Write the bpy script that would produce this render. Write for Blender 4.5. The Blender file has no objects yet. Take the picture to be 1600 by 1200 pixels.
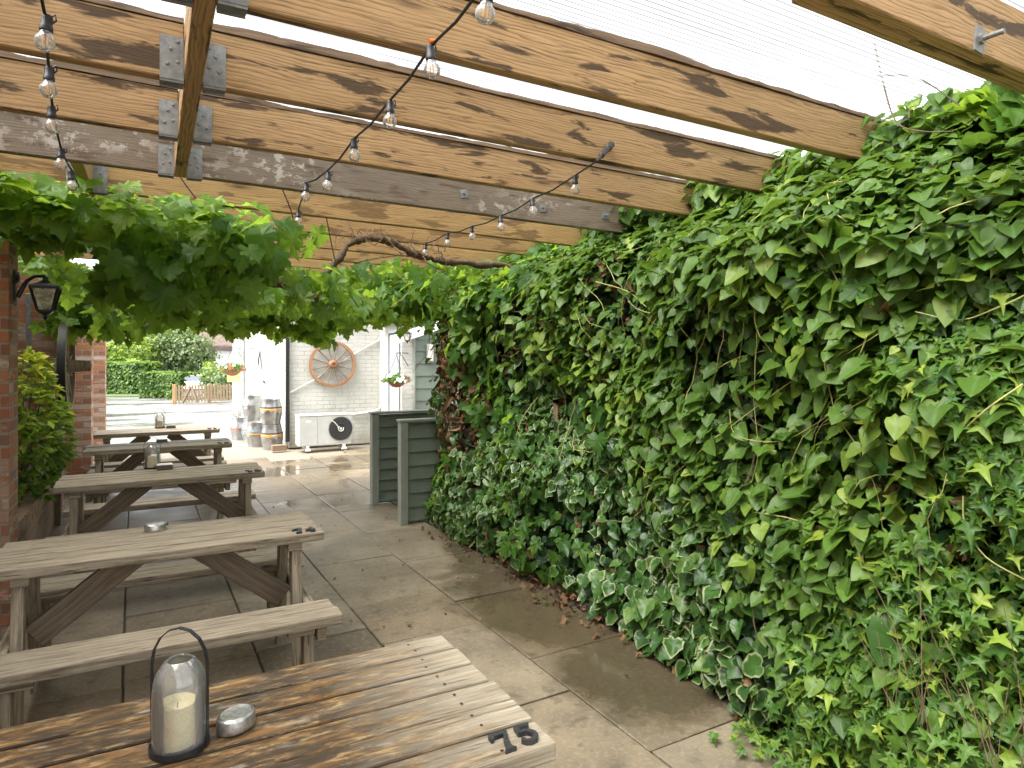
import bpy, math, random
import numpy as np
from mathutils import Vector, Matrix

random.seed(7)
RNG = np.random.default_rng(11)
SC = bpy.context.scene
COL = SC.collection
R = math.radians

# ------------------------------------------------------------------ survey
# camera stands at x=0, y=0, 1.65 m up, looking 28.2 degrees to the right of the
# patio's long direction (+Y). W() turns a sight line of the photograph into a
# point at a measured height, distance or wall plane.
CAM_H, FPX, HOR, YAW = 1.65, 1040.0, 555.0, R(28.2)
SY, CY = math.sin(YAW), math.cos(YAW)


def W(px, py, z=None, d=None, Y=None, X=None):
    u, v = (px - 800) / FPX, (HOR - py) / FPX
    dx, dy = SY + u * CY, CY - u * SY
    if d is None:
        if z is not None:
            d = (z - CAM_H) / v
        elif Y is not None:
            d = Y / dy
        else:
            d = X / dx
    return Vector((dx * d, dy * d, CAM_H + v * d))


# ------------------------------------------------------------------ objects
def tag(o, label=None, cat=None, group=None, kind=None):
    if label: o['label'] = label
    if cat: o['category'] = cat
    if group: o['group'] = group
    if kind: o['kind'] = kind
    return o


def empty(name, loc=(0, 0, 0), rz=0.0, label=None, cat=None, group=None):
    o = bpy.data.objects.new(name, None)
    COL.objects.link(o)
    o.location = loc
    o.rotation_euler = (0, 0, rz)
    o.empty_display_size = 0.1
    return tag(o, label, cat, group)


def copy_tree(o, parent=None):
    c = o.copy()
    COL.objects.link(c)
    c.parent = parent
    for ch in list(o.children):
        copy_tree(ch, c)
    return c


class MB:
    """collects shapes and links them as one mesh; UVs run in metres, u along the grain"""

    def __init__(self):
        self.v, self.f, self.uv = [], [], []

    def _add(self, vs, fs, uvs):
        b = len(self.v)
        self.v += [tuple(p) for p in vs]
        for f, u in zip(fs, uvs):
            self.f.append([i + b for i in f])
            self.uv.append(u)

    def box(self, c, s, rot=None, wall=False, jit=0.0):
        c = Vector(c)
        h = [x / 2 for x in s]
        loc = [Vector((sx * h[0], sy * h[1], sz * h[2])) for sx in (-1, 1) for sy in (-1, 1) for sz in (-1, 1)]
        if jit:
            loc = [p + Vector((random.uniform(-jit, jit), random.uniform(-jit, jit), random.uniform(-jit, jit))) for p in loc]
        vs = [(rot @ p if rot else p) + c for p in loc]
        fs = [(0, 1, 3, 2), (4, 6, 7, 5), (0, 4, 5, 1), (2, 3, 7, 6), (0, 2, 6, 4), (1, 5, 7, 3)]
        ax = [0, 0, 1, 1, 2, 2]
        L = max(range(3), key=lambda i: s[i])
        ou, ov = random.uniform(0, 40), random.uniform(0, 40)
        uvs = []
        for k, f in enumerate(fs):
            o = [i for i in range(3) if i != ax[k]]
            if wall:
                if ax[k] == 2: uvs.append([(vs[i][0], vs[i][1]) for i in f])
                else:
                    a = 1 if ax[k] == 0 else 0
                    uvs.append([(vs[i][a], vs[i][2]) for i in f])
                continue
            if L in o:
                w = o[0] if o[1] == L else o[1]
                uvs.append([(loc[i][L] + ou, loc[i][w] + ov + k * 1.7) for i in f])
            else:
                uvs.append([(loc[i][o[0]] * .15 + ou, loc[i][o[1]] + ov + k) for i in f])
        self._add(vs, fs, uvs)
        return self

    def bar(self, p0, p1, w, h, up=(0, 0, 1), jit=0.0):
        """box from p0 to p1 (centre line), width w across, height h along up"""
        p0, p1 = Vector(p0), Vector(p1)
        x = (p1 - p0)
        n = x.length
        x.normalize()
        y = Vector(up).cross(x)
        if y.length < 1e-4: y = Vector((0, 1, 0)).cross(x)
        y.normalize()
        z = x.cross(y)
        m = Matrix((x, y, z)).transposed()
        return self.box((p0 + p1) / 2, (n, w, h), m, jit=jit)

    def tube(self, pts, r, n=8, cap=True):
        pts = [Vector(p) for p in pts]
        if not hasattr(r, '__len__'): r = [r] * len(pts)
        rings, prev = [], None
        run = 0
        runs = [0]
        for a, b in zip(pts, pts[1:]):
            run += (b - a).length
            runs.append(run)
        vs = []
        for i, p in enumerate(pts):
            t = (pts[min(i + 1, len(pts) - 1)] - pts[max(i - 1, 0)]).normalized()
            if prev is None:
                a = t.orthogonal().normalized()
            else:
                a = (prev - t * prev.dot(t)).normalized()
            prev = a
            b = t.cross(a)
            vs += [p + (a * math.cos(2 * math.pi * k / n) + b * math.sin(2 * math.pi * k / n)) * r[i] for k in range(n)]
        fs, uvs = [], []
        ov = random.uniform(0, 30)
        for i in range(len(pts) - 1):
            for k in range(n):
                k2 = (k + 1) % n
                fs.append((i * n + k, i * n + k2, (i + 1) * n + k2, (i + 1) * n + k))
                va, vb = 2 * math.pi * r[i] * k / n + ov, 2 * math.pi * r[i] * (k + 1) / n + ov
                uvs.append([(runs[i], va), (runs[i], vb), (runs[i + 1], vb), (runs[i + 1], va)])
        if cap:
            m = len(pts) - 1
            fs.append(tuple(range(n))[::-1]); uvs.append([(0, k * .01) for k in range(n)])
            fs.append(tuple(m * n + k for k in range(n))); uvs.append([(0, k * .01) for k in range(n)])
        self._add(vs, fs, uvs)
        return self

    def lathe(self, prof, c=(0, 0, 0), n=20, sx=1.0, sy=1.0, rot=None):
        c = Vector(c)
        vs = []
        for rr, z in prof:
            for k in range(n):
                a = 2 * math.pi * k / n
                p = Vector((rr * math.cos(a) * sx, rr * math.sin(a) * sy, z))
                vs.append((rot @ p if rot else p) + c)
        fs, uvs = [], []
        for i in range(len(prof) - 1):
            for k in range(n):
                k2 = (k + 1) % n
                fs.append((i * n + k, i * n + k2, (i + 1) * n + k2, (i + 1) * n + k))
                uvs.append([(k / n, prof[i][1]), ((k + 1) / n, prof[i][1]), ((k + 1) / n, prof[i + 1][1]), (k / n, prof[i + 1][1])])
        self._add(vs, fs, uvs)
        return self

    def prism(self, poly, z0, z1, M=None):
        """closed outline (x, y) raised from z0 to z1, placed by matrix M"""
        n = len(poly)
        vs = [Vector((x, y, z0)) for x, y in poly] + [Vector((x, y, z1)) for x, y in poly]
        if M is not None: vs = [M @ p for p in vs]
        fs = [tuple(range(n))[::-1], tuple(range(n, 2 * n))]
        uvs = [[poly[i] for i in fs[0]], [poly[i - n] for i in fs[1]]]
        for i in range(n):
            j = (i + 1) % n
            fs.append((i, j, n + j, n + i))
            uvs.append([(poly[i][0], z0), (poly[j][0], z0), (poly[j][0], z1), (poly[i][0], z1)])
        self._add(vs, fs, uvs)
        return self

    def build(self, name, mat, parent=None, smooth=False, bevel=0.0, seg=1):
        me = bpy.data.meshes.new(name)
        me.from_pydata(self.v, [], self.f)
        uvl = me.uv_layers.new(name='UVMap')
        flat = [c for fu in self.uv for p in fu for c in (p[0], p[1])]
        uvl.data.foreach_set('uv', flat)
        me.materials.append(mat)
        if smooth:
            me.polygons.foreach_set('use_smooth', [True] * len(me.polygons))
        me.update()
        o = bpy.data.objects.new(name, me)
        COL.objects.link(o)
        o.parent = parent
        if bevel:
            m = o.modifiers.new('bevel', 'BEVEL')
            m.width = bevel
            m.segments = seg
            m.limit_method = 'ANGLE'
            m.angle_limit = R(40)
        if smooth:
            try: me.set_sharp_from_angle(angle=R(45))
            except Exception: pass
        return o


# ------------------------------------------------------------------ materials
class NT:
    def __init__(self, name):
        self.m = bpy.data.materials.new(name)
        self.m.use_nodes = True
        self.t = self.m.node_tree
        self.b = self.t.nodes['Principled BSDF']
        self.out = self.t.nodes['Material Output']

    def n(self, typ, props=None, **ins):
        nd = self.t.nodes.new(typ)
        for k, v in (props or {}).items(): setattr(nd, k, v)
        for k, v in ins.items():
            key = int(k[1:]) if k[0] == 'i' and k[1:].isdigit() else k.replace('_', ' ')
            self.set(nd.inputs[key], v)
        return nd

    def set(self, sock, v):
        if hasattr(v, 'is_linked') or isinstance(v, bpy.types.NodeSocket):
            self.t.links.new(v, sock)
        elif isinstance(v, (tuple, list)) and sock.type == 'RGBA' and len(v) == 3:
            sock.default_value = (*v, 1)
        else:
            sock.default_value = v

    def uv(self): return self.n('ShaderNodeTexCoord').outputs['UV']
    def obj(self): return self.n('ShaderNodeTexCoord').outputs['Object']
    def pos(self): return self.n('ShaderNodeNewGeometry').outputs['Position']
    def map(self, v, scale=(1, 1, 1), loc=(0, 0, 0), rot=(0, 0, 0)):
        return self.n('ShaderNodeMapping', Vector=v, Scale=scale, Location=loc, Rotation=rot).outputs[0]
    def noise(self, v, scale=5, detail=4, rough=.55, dist=0.0):
        return self.n('ShaderNodeTexNoise', Vector=v, Scale=scale, Detail=detail, Roughness=rough, Distortion=dist).outputs['Fac']
    def ramp(self, f, stops, interp='LINEAR'):
        nd = self.n('ShaderNodeValToRGB', Fac=f)
        cr = nd.color_ramp
        cr.interpolation = interp
        while len(cr.elements) < len(stops): cr.elements.new(.5)
        for e, (p, c) in zip(cr.elements, stops):
            e.position = p
            e.color = (c, c, c, 1) if not hasattr(c, '__len__') else (*c, 1)
        return nd.outputs['Color']
    def mix(self, f, a, b, mode='MIX'):
        nd = self.n('ShaderNodeMix', dict(data_type='RGBA', blend_type=mode))
        self.set(nd.inputs[0], f)
        self.set(nd.inputs[6], a)
        self.set(nd.inputs[7], b)
        return nd.outputs[2]
    def math(self, op, a, b=0.0, c=0.0, clamp=False):
        nd = self.n('ShaderNodeMath', dict(operation=op, use_clamp=clamp))
        self.set(nd.inputs[0], a); self.set(nd.inputs[1], b); self.set(nd.inputs[2], c)
        return nd.outputs[0]
    def attr(self, name): return self.n('ShaderNodeAttribute', dict(attribute_name=name)).outputs['Fac']
    def bump(self, h, s=.3, d=.01):
        self.set(self.b.inputs['Normal'], self.n('ShaderNodeBump', Strength=s, Distance=d, Height=h).outputs[0])
    def base(self, c=None, rough=None, metal=None, spec=None):
        if c is not None: self.set(self.b.inputs['Base Color'], c)
        if rough is not None: self.set(self.b.inputs['Roughness'], rough)
        if metal is not None: self.set(self.b.inputs['Metallic'], metal)
        if spec is not None: self.set(self.b.inputs['Specular IOR Level'], spec)
        return self.m


def wood(name, light, dark, stain, stain_amt=.5, rough=.7, grain=1.0, bump=.35, wet=None, ends=None, ringw=.22, crack=.0, rings=9.0, gr=(.44, .86), st=(2.6, 17.0), stt=(.56, .64), peel=0.0):
    t = NT(name)
    uv = t.uv()
    n0 = t.noise(t.map(uv, (.9, 5.0, 1)), 2.2, 3, .5)
    # growth rings: bands across the plank bent by slow noise along it
    warp = t.n('ShaderNodeVectorMath', dict(operation='ADD'), i0=t.map(uv, (1, 1, 1)),
               i1=t.n('ShaderNodeCombineXYZ', Y=t.math('MULTIPLY', n0, .075)).outputs[0]).outputs[0]
    ring = t.n('ShaderNodeTexWave', dict(wave_type='BANDS', bands_direction='Y', wave_profile='SAW'),
               Vector=warp, Scale=rings * grain, Distortion=1.4, Detail=3.0, Detail_Scale=.8).outputs['Fac']
    fine = t.noise(t.map(uv, (3.6, 95 * grain, 1)), 1.6, 6, .7)
    mid = t.noise(t.map(uv, (2.4, 20, 1)), 1.8, 5, .66, .2)
    g = t.math('ADD', t.math('MULTIPLY', ring, ringw), t.math('ADD', t.math('MULTIPLY', fine, .72), t.math('MULTIPLY', mid, .45 - ringw * .3)))
    col = t.mix(t.ramp(g, [(gr[0], 0), (gr[1], 1)]), dark, light)
    # slow colour drift along the plank
    drift = t.noise(t.map(uv, (.8, 2.5, 1)), 1.3, 3)
    col = t.mix(t.math('MULTIPLY', t.ramp(drift, [(.35, 0), (.7, 1)]), .45), col, tuple(x * .62 for x in light))
    # knots
    vor = t.n('ShaderNodeTexVoronoi', Vector=t.map(uv, (1.7, 7.5, 1)), Scale=1.0, Randomness=1.0)
    kn = t.ramp(t.math('ADD', vor.outputs['Distance'], t.math('MULTIPLY', fine, .05)), [(.05, 1), (.13, .25), (.2, 0)])
    kmask = t.math('GREATER_THAN', t.n('ShaderNodeSeparateColor', Color=vor.outputs['Color']).outputs[0], .62)
    col = t.mix(t.math('MULTIPLY', t.math('MULTIPLY', kn, kmask), .8), col, tuple(x * .35 for x in dark))
    if crack:
        ck = t.ramp(t.noise(t.map(uv, (3.0, 52, 1)), 1.5, 5, .6, .25), [(.58, 0), (.66, 1)])
        col = t.mix(t.math('MULTIPLY', ck, crack), col, tuple(x * .3 for x in dark))
    # weather stains
    sn = t.noise(t.map(uv, (st[0], st[1], 1)), 1.25, 5, .58, .35)
    sm = t.math('MULTIPLY', t.ramp(sn, [(stt[0], 0), (stt[1], 1)]), stain_amt)
    col = t.mix(sm, col, stain)
    if peel:
        pm = t.math('MULTIPLY', t.ramp(t.noise(t.map(uv, (7, 9, 1)), 1.6, 6, .72), [(.52, 0), (.56, 1)]), t.ramp(t.noise(t.map(uv, (.9, 1.2, 1)), 1.4, 2), [(.5, 0), (.58, 1)]))
        col = t.mix(t.math('MULTIPLY', pm, peel), col, (.50, .46, .40))
    rg = rough
    if wet is not None:
        wn = t.ramp(t.noise(t.map(uv, (4.5, 16, 1)), 1.5, 6, .7, .2), [(.26, 0), (.44, 1)])
        if ends is not None:  # bleached dry end of the table: object x
            ox = t.n('ShaderNodeSeparateXYZ', Vector=t.obj()).outputs[0]
            dry = t.ramp(t.math('ADD', ox, t.math('MULTIPLY', mid, .45)), [(ends[0], 0), (ends[1], 1)])
            wn = t.math('MULTIPLY', wn, t.math('SUBTRACT', 1.0, dry), clamp=True)
        wcol = t.mix(t.ramp(mid, [(.44, 0), (.56, 1)]), wet[0], wet[1])
        bl = t.ramp(t.noise(t.map(uv, (8, 34, 1)), 1.4, 5, .72, .3), [(.52, 0), (.62, 1)])
        wcol = t.mix(t.math('MULTIPLY', bl, .85), wcol, wet[2])
        dk_ = t.ramp(t.noise(t.map(uv, (5, 15, 1)), 1.3, 6, .7, .4), [(.45, 0), (.57, 1)])
        wcol = t.mix(t.math('MULTIPLY', dk_, .88), wcol, tuple(x * .55 for x in wet[1]))
        col = t.mix(t.math('MULTIPLY', wn, .95), col, wcol)
        rg = t.math('SUBTRACT', rough, t.math('MULTIPLY', wn, rough - .33))
    t.base(col, rg, spec=.28)
    t.bump(t.math('ADD', t.math('MULTIPLY', fine, .8), t.math('MULTIPLY', ring, .35)), bump, .006)
    return t.m


def flat(name, c, rough=.5, metal=0.0, var=.15, scale=20, bump=0.0, spec=.5):
    t = NT(name)
    nz = t.noise(t.obj(), scale, 5, .6)
    t.base(t.mix(t.ramp(nz, [(.35, 0), (.7, 1)]), tuple(x * (1 - var) for x in c), tuple(min(1, x * (1 + var)) for x in c)),
           t.math('ADD', rough - .06, t.math('MULTIPLY', nz, .12)), metal, spec)
    if bump: t.bump(nz, bump, .01)
    return t.m


def brick(name, stops, mortar, paint=None, bump=.7, w=.225, h=.075, rough=.85, mort=.009, grime=0.0):
    t = NT(name)
    uv = t.uv()
    wob = t.n('ShaderNodeVectorMath', dict(operation='ADD'), i0=uv,
              i1=t.n('ShaderNodeVectorMath', dict(operation='SCALE'), i0=t.n('ShaderNodeTexNoise', Vector=uv, Scale=7.0, Detail=2.0).outputs['Color'], Scale=.012).outputs[0]).outputs[0]
    bk = t.n('ShaderNodeTexBrick', dict(offset=.5), Vector=wob, Color1=(0, 0, 0, 1), Color2=(1, 1, 1, 1), Mortar=(0, 0, 0, 1), Scale=1.0,
             Mortar_Size=mort, Mortar_Smooth=.25, Bias=0.0, Brick_Width=w, Row_Height=h)
    rnd = bk.outputs['Color']
    nz = t.noise(uv, 30, 5, .65)
    n2 = t.noise(uv, 3.5, 4, .6)
    col = t.ramp(rnd, stops)
    col = t.mix(t.math('MULTIPLY', t.ramp(nz, [(.35, 0), (.75, 1)]), .5), col, t.mix(.5, col, (.08, .05, .04)))
    if paint is not None:
        pm = t.ramp(t.noise(t.map(uv, (1, 2.2, 1)), 3.2, 6, .7), [(.55, 0), (.63, 1)])
        col = t.mix(t.math('MULTIPLY', pm, paint), col, (.62, .58, .50))
    mc = t.mix(t.ramp(n2, [(.3, 0), (.7, 1)]), tuple(x * .65 for x in mortar), mortar)
    col = t.mix(bk.outputs['Fac'], col, mc)
    if grime:
        zz = t.n('ShaderNodeSeparateXYZ', Vector=t.pos()).outputs[2]
        gn = t.noise(t.map(t.pos(), (2.2, 2.2, .7)), 1.6, 6, .68)
        gm = t.ramp(t.math('ADD', gn, t.math('MULTIPLY', t.math('SUBTRACT', .35, zz, clamp=True), .9)), [(.52, 0), (.80, 1)])
        col = t.mix(t.math('MULTIPLY', gm, grime), col, (.20, .19, .13))
    t.base(col, rough, spec=.3)
    t.bump(t.math('ADD', t.math('MULTIPLY', t.math('SUBTRACT', 1.0, bk.outputs['Fac']), .7), t.math('MULTIPLY', nz, .4)), bump, .012)
    return t.m


def leafmat(name, dark, mid, light, rim=None, gloss=.42, trans=.35, tcol=None, vein=None):
    t = NT(name)
    tint, rm = t.attr('tint'), t.attr('rim')
    col = t.ramp(tint, [(0, dark), (.6, mid), (1, light)])
    nz = t.noise(t.pos(), 60, 3)
    col = t.mix(t.math('MULTIPLY', nz, .3), col, tuple(x * .6 for x in dark))
    if vein is not None:
        vm = t.ramp(t.attr('vein'), [(.0, 1), (.16, 0)])
        col = t.mix(t.math('MULTIPLY', vm, .5), col, vein)
    if rim is not None:
        nr = t.noise(t.pos(), 38, 3)
        f = t.ramp(t.math('ADD', rm, t.math('MULTIPLY', t.math('SUBTRACT', nr, .5), .55)), [(.80, 0), (.93, 1)])
        col = t.mix(t.math('MULTIPLY', f, t.ramp(t.attr('tint2'), [(.4, 0), (.85, 1)])), col, rim)
    t.base(col, gloss, spec=.32)
    tr = t.n('ShaderNodeBsdfTranslucent', Color=t.mix(.55, col, tcol or (.30, .50, .05)))
    ms = t.n('ShaderNodeMixShader', Fac=trans, i1=t.b.outputs[0], i2=tr.outputs[0])
    t.t.links.new(ms.outputs[0], t.out.inputs['Surface'])
    return t.m


def glassmat(name, tint=(1, 1, 1), fog=.05, rough=.03, refl=1.0, fogscale=40, fogcol=(.75, .75, .72)):
    t = NT(name)
    tr = t.n('ShaderNodeBsdfTransparent', Color=tint)
    gl = t.n('ShaderNodeBsdfGlossy', Color=(.95, .95, .95), Roughness=rough)
    fr = t.math('MULTIPLY', t.n('ShaderNodeFresnel', IOR=1.5).outputs[0], refl, clamp=True)
    m1 = t.n('ShaderNodeMixShader', Fac=fr, i1=tr.outputs[0], i2=gl.outputs[0])
    df = t.n('ShaderNodeBsdfDiffuse', Color=fogcol)
    nz = t.noise(t.obj(), fogscale, 5, .7)
    ff = t.math('MULTIPLY', t.ramp(nz, [(.4, .25), (.62, 1)]), fog)
    m2 = t.n('ShaderNodeMixShader', Fac=ff, i1=m1.outputs[0], i2=df.outputs[0])
    t.t.links.new(m2.outputs[0], t.out.inputs['Surface'])
    return t.m


MAT = {}
MAT['beam'] = wood('beam_timber', (.46, .29, .135), (.115, .062, .027), (.042, .025, .014), .88, .62, 1.0, ringw=.34, crack=.25, rings=24.0, gr=(.43, .76), st=(2.1, 11.0), stt=(.555, .60))
MAT['beam_old'] = wood('beam_timber_greyed', (.24, .19, .138), (.10, .074, .05), (.080, .042, .024), .6, .7, ringw=.3, crack=.35, rings=24.0, gr=(.40, .78), peel=.7)
MAT['beam_new'] = wood('beam_timber_fresh', (.47, .295, .12), (.17, .095, .035), (.085, .046, .02), .6, .6, ringw=.34, crack=.25, rings=24.0, gr=(.43, .76), st=(2.1, 11.0), stt=(.555, .60))
MAT['cap'] = wood('capping_timber', (.20, .13, .075), (.07, .045, .03), (.03, .02, .015), .8, .75)
MAT['table'] = wood('weathered_table_timber', (.49, .415, .30), (.135, .105, .07), (.115, .085, .055), .55, .66, 1.2, .6, ringw=.16, crack=.8)
MAT['table_wet'] = wood('wet_table_timber', (.56, .50, .38), (.25, .20, .13), (.12, .085, .05), .35, .62, 1.2, .6,
                        wet=((.185, .088, .021), (.045, .024, .010), (.40, .26, .11)), ends=(.50, .98), ringw=.16, crack=.85)
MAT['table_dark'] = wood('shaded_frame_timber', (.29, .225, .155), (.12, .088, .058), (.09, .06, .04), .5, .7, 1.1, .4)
MAT['bark'] = wood('vine_bark', (.20, .135, .085), (.055, .036, .024), (.03, .02, .014), .6, .9, 2.0, 1.0)
MAT['pole'] = wood('rustic_pole_bark', (.30, .22, .15), (.11, .075, .05), (.06, .04, .03), .5, .85, 1.6, .8)
MAT['fence'] = wood('fence_timber', (.42, .32, .20), (.24, .16, .09), (.15, .10, .06), .4, .75)
MAT['wheelwood'] = wood('cart_wheel_timber', (.36, .19, .10), (.20, .095, .05), (.10, .05, .03), .4, .6)
MAT['wheelgrey'] = wood('grey_wheel_timber', (.34, .27, .20), (.15, .11, .08), (.08, .055, .04), .4, .75)
MAT['brick'] = brick('red_brick', [(0, (.36, .125, .058)), (.25, (.43, .175, .080)), (.45, (.23, .11, .070)), (.62, (.32, .115, .055)), (.8, (.20, .11, .08)), (.93, (.46, .30, .20)), (1, (.55, .42, .30))], (.33, .265, .19), paint=.45, w=.225)
MAT['brickpaint'] = brick('brick_with_old_paint', [(0, (.42, .15, .065)), (.3, (.50, .22, .10)), (.6, (.30, .13, .075)), (.8, (.5, .3, .2)), (1, (.62, .55, .46))], (.38, .32, .25), paint=.6)
MAT['planterbrick'] = brick('planter_brick', [(0, (.22, .13, .07)), (.5, (.30, .18, .10)), (1, (.20, .15, .10))], (.30, .25, .17), paint=.0)
MAT['whitebrick'] = brick('white_painted_brick', [(0, (.50, .50, .455)), (.5, (.52, .52, .475)), (1, (.48, .48, .44))], (.475, .475, .43), bump=.40, rough=.6, grime=.6)
MAT['plaster'] = flat('white_render', (.80, .80, .78), .7, var=.05, scale=3)
MAT['iron'] = flat('black_iron', (.018, .018, .02), .42, var=.3, scale=60, bump=.15)
MAT['numeral'] = flat('cast_iron_numeral', (.045, .047, .052), .38, .3, var=.4, scale=120, bump=.5)
MAT['galv'] = flat('galvanised_steel', (.23, .235, .225), .55, .5, var=.25, scale=40, bump=.1)
MAT['steel'] = flat('brushed_steel', (.36, .36, .355), .34, .9, var=.18, scale=14, bump=.08)
MAT['tin'] = flat('worn_tin', (.50, .49, .46), .34, .85, var=.3, scale=60, bump=.03)
MAT['rubber'] = flat('black_cable', (.012, .012, .013), .5)
MAT['orangetie'] = flat('orange_cable_tie', (.75, .16, .02), .4)
MAT['filament'] = flat('amber_filament', (.85, .45, .10), .4)
MAT['bulbglass'] = glassmat('bulb_glass', (.97, .97, .95), .34, .02, 1.6, 25, (.85, .85, .83))
MAT['bellglass'] = glassmat('rain_spotted_glass', (.95, .95, .94), .17, .05, 1.3, 200, (.88, .88, .84))
MAT['pane'] = glassmat('lamp_pane', (.8, .78, .7), .92, .1, 1.0, 20, (.72, .70, .60))
MAT['wax'] = flat('cream_wax', (.92, .83, .50), .45, var=.05, scale=12, bump=.05)
MAT['clad'] = flat('sage_green_paint', (.145, .178, .135), .45, var=.12, scale=9)
MAT['clad_l'] = flat('sage_green_paint_trim', (.23, .255, .21), .45, var=.1, scale=9)
MAT['cladwall'] = flat('green_grey_paint', (.120, .150, .115), .55, var=.08, scale=7)
MAT['greydoor'] = flat('grey_door_paint', (.30, .32, .33), .5, var=.08, scale=9)
MAT['palegrey'] = flat('pale_grey_paint', (.25, .26, .25), .5, var=.06, scale=9)
MAT['cream'] = flat('cream_enamel', (.56, .55, .48), .4, var=.06, scale=8)
MAT['acpanel'] = flat('unit_front_enamel', (.42, .43, .40), .42, var=.06, scale=8)
MAT['plasticblack'] = flat('black_plastic', (.012, .012, .013), .35)
MAT['guard'] = flat('grey_wire', (.10, .10, .10), .4)
MAT['yellow'] = flat('amber_band', (.72, .33, .03), .45)
MAT['redband'] = flat('dull_red_band', (.33, .10, .06), .5)
MAT['blueband'] = flat('blue_grey_band', (.16, .22, .26), .5)
MAT['darkband'] = flat('dark_brown_band', (.07, .045, .03), .5)
MAT['signyellow'] = flat('yellow_notice', (.78, .62, .20), .5)
MAT['carwhite'] = flat('white_car_paint', (.62, .63, .64), .3, var=.02)
MAT['carglass'] = flat('dark_car_glass', (.07, .085, .095), .4, var=.1, spec=.12)
MAT['tail'] = flat('red_lens', (.5, .02, .02), .25)
MAT['thatch'] = flat('old_thatch', (.12, .09, .075), .95, var=.35, scale=6, bump=.6)
MAT['slate'] = flat('dark_roof', (.10, .095, .09), .8, var=.3, scale=9)
MAT['terracotta'] = flat('coir_basket', (.25, .10, .055), .85, var=.4, scale=50, bump=.4)
MAT['petalwhite'] = flat('white_petals', (.82, .82, .78), .6, var=.05)
MAT['petalpink'] = flat('pink_petals', (.62, .22, .26), .6, var=.2)
MAT['petalred'] = flat('red_petals', (.60, .06, .03), .6, var=.2)
MAT['concrete'] = flat('rough_concrete', (.30, .28, .25), .8, var=.2, scale=12, bump=.3)
MAT['pale_stone'] = flat('pale_concrete', (.46, .44, .41), .7, var=.12, scale=6, bump=.2)
MAT['twig'] = flat('dry_twig', (.20, .13, .08), .9, var=.3)
MAT['stem'] = flat('pale_stem', (.38, .36, .12), .6, var=.25)
MAT['stemdark'] = flat('dark_stem', (.11, .075, .045), .8, var=.3)
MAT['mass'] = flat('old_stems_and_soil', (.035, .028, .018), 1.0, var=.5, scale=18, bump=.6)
MAT['white_box'] = flat('white_card', (.75, .73, .68), .6)
MAT['woodbox'] = flat('dark_tin', (.10, .085, .07), .5)

MAT['bind'] = leafmat('bindweed_leaf', (.050, .105, .017), (.104, .196, .027), (.28, .37, .05), trans=.30, gloss=.42, vein=(.11, .22, .07))
MAT['vari'] = leafmat('variegated_ivy_leaf', (.026, .070, .018), (.058, .138, .026), (.16, .25, .045), rim=(.33, .37, .19), trans=.2, gloss=.30, vein=(.07, .16, .05))
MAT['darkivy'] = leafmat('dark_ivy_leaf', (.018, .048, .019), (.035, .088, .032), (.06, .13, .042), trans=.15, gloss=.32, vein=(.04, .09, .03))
MAT['star'] = leafmat('star_ivy_leaf', (.038, .105, .022), (.12, .235, .033), (.32, .42, .055), trans=.30, gloss=.42)
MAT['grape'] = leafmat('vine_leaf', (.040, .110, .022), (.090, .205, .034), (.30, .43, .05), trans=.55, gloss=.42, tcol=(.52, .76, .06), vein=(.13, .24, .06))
MAT['dead'] = leafmat('dead_leaf', (.06, .032, .018), (.155, .078, .038), (.33, .20, .10), trans=.15, gloss=.8, tcol=(.3, .15, .05))
MAT['choisya'] = leafmat('golden_shrub_leaf', (.04, .11, .022), (.30, .42, .04), (.80, .76, .07), trans=.3, gloss=.35)
MAT['hedge'] = leafmat('hedge_leaf', (.030, .070, .012), (.075, .145, .022), (.17, .25, .035), trans=.3, gloss=.5)
MAT['hedgeyel'] = leafmat('yellow_hedge_leaf', (.06, .12, .016), (.16, .24, .026), (.33, .38, .045), trans=.3, gloss=.5)
MAT['olive'] = leafmat('grey_green_leaf', (.05, .085, .03), (.12, .165, .07), (.22, .27, .12), trans=.25, gloss=.6)
MAT['conifer'] = leafmat('far_dark_leaf', (.025, .055, .022), (.055, .105, .04), (.10, .16, .06), trans=.2, gloss=.6)
MAT['flowerleaf'] = leafmat('basket_leaf', (.03, .09, .02), (.08, .18, .04), (.16, .28, .06), trans=.3, gloss=.5)

# polycarbonate roof: twin wall ribs run along the beams
t = NT('twin_wall_polycarbonate')
p = t.pos()
yy = t.n('ShaderNodeSeparateXYZ', Vector=p).outputs[1]
rib = t.math('PINGPONG', yy, .0125)
ribm = t.ramp(t.math('MULTIPLY', rib, 1 / .0125), [(.0, .34), (.22, .42), (.36, .97), (.6, 1)])
dirt = t.ramp(t.noise(t.map(p, (.7, 9, 1)), 2.2, 6, .7), [(.30, .58), (.62, 1)])
spot = t.ramp(t.noise(t.map(p, (5, 9, 1)), 3.0, 3, .6), [(.25, .80), (.31, 1)])
cc = t.mix(1.0, t.mix(1.0, ribm, dirt, 'MULTIPLY'), spot, 'MULTIPLY')
tr = t.n('ShaderNodeBsdfTranslucent', Color=t.mix(1.0, cc, (.80, .80, .785), 'MULTIPLY'))
gl = t.n('ShaderNodeBsdfGlossy', Color=(.9, .9, .9), Roughness=.2)
tp_ = t.n('ShaderNodeBsdfTransparent', Color=t.mix(1.0, cc, (.80, .805, .795), 'MULTIPLY'))
ms = t.n('ShaderNodeMixShader', Fac=.85, i1=tr.outputs[0], i2=tp_.outputs[0])
ms = t.n('ShaderNodeMixShader', Fac=.03, i1=ms.outputs[0], i2=gl.outputs[0])
t.t.links.new(ms.outputs[0], t.out.inputs['Surface'])
MAT['poly'] = t.m

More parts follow.
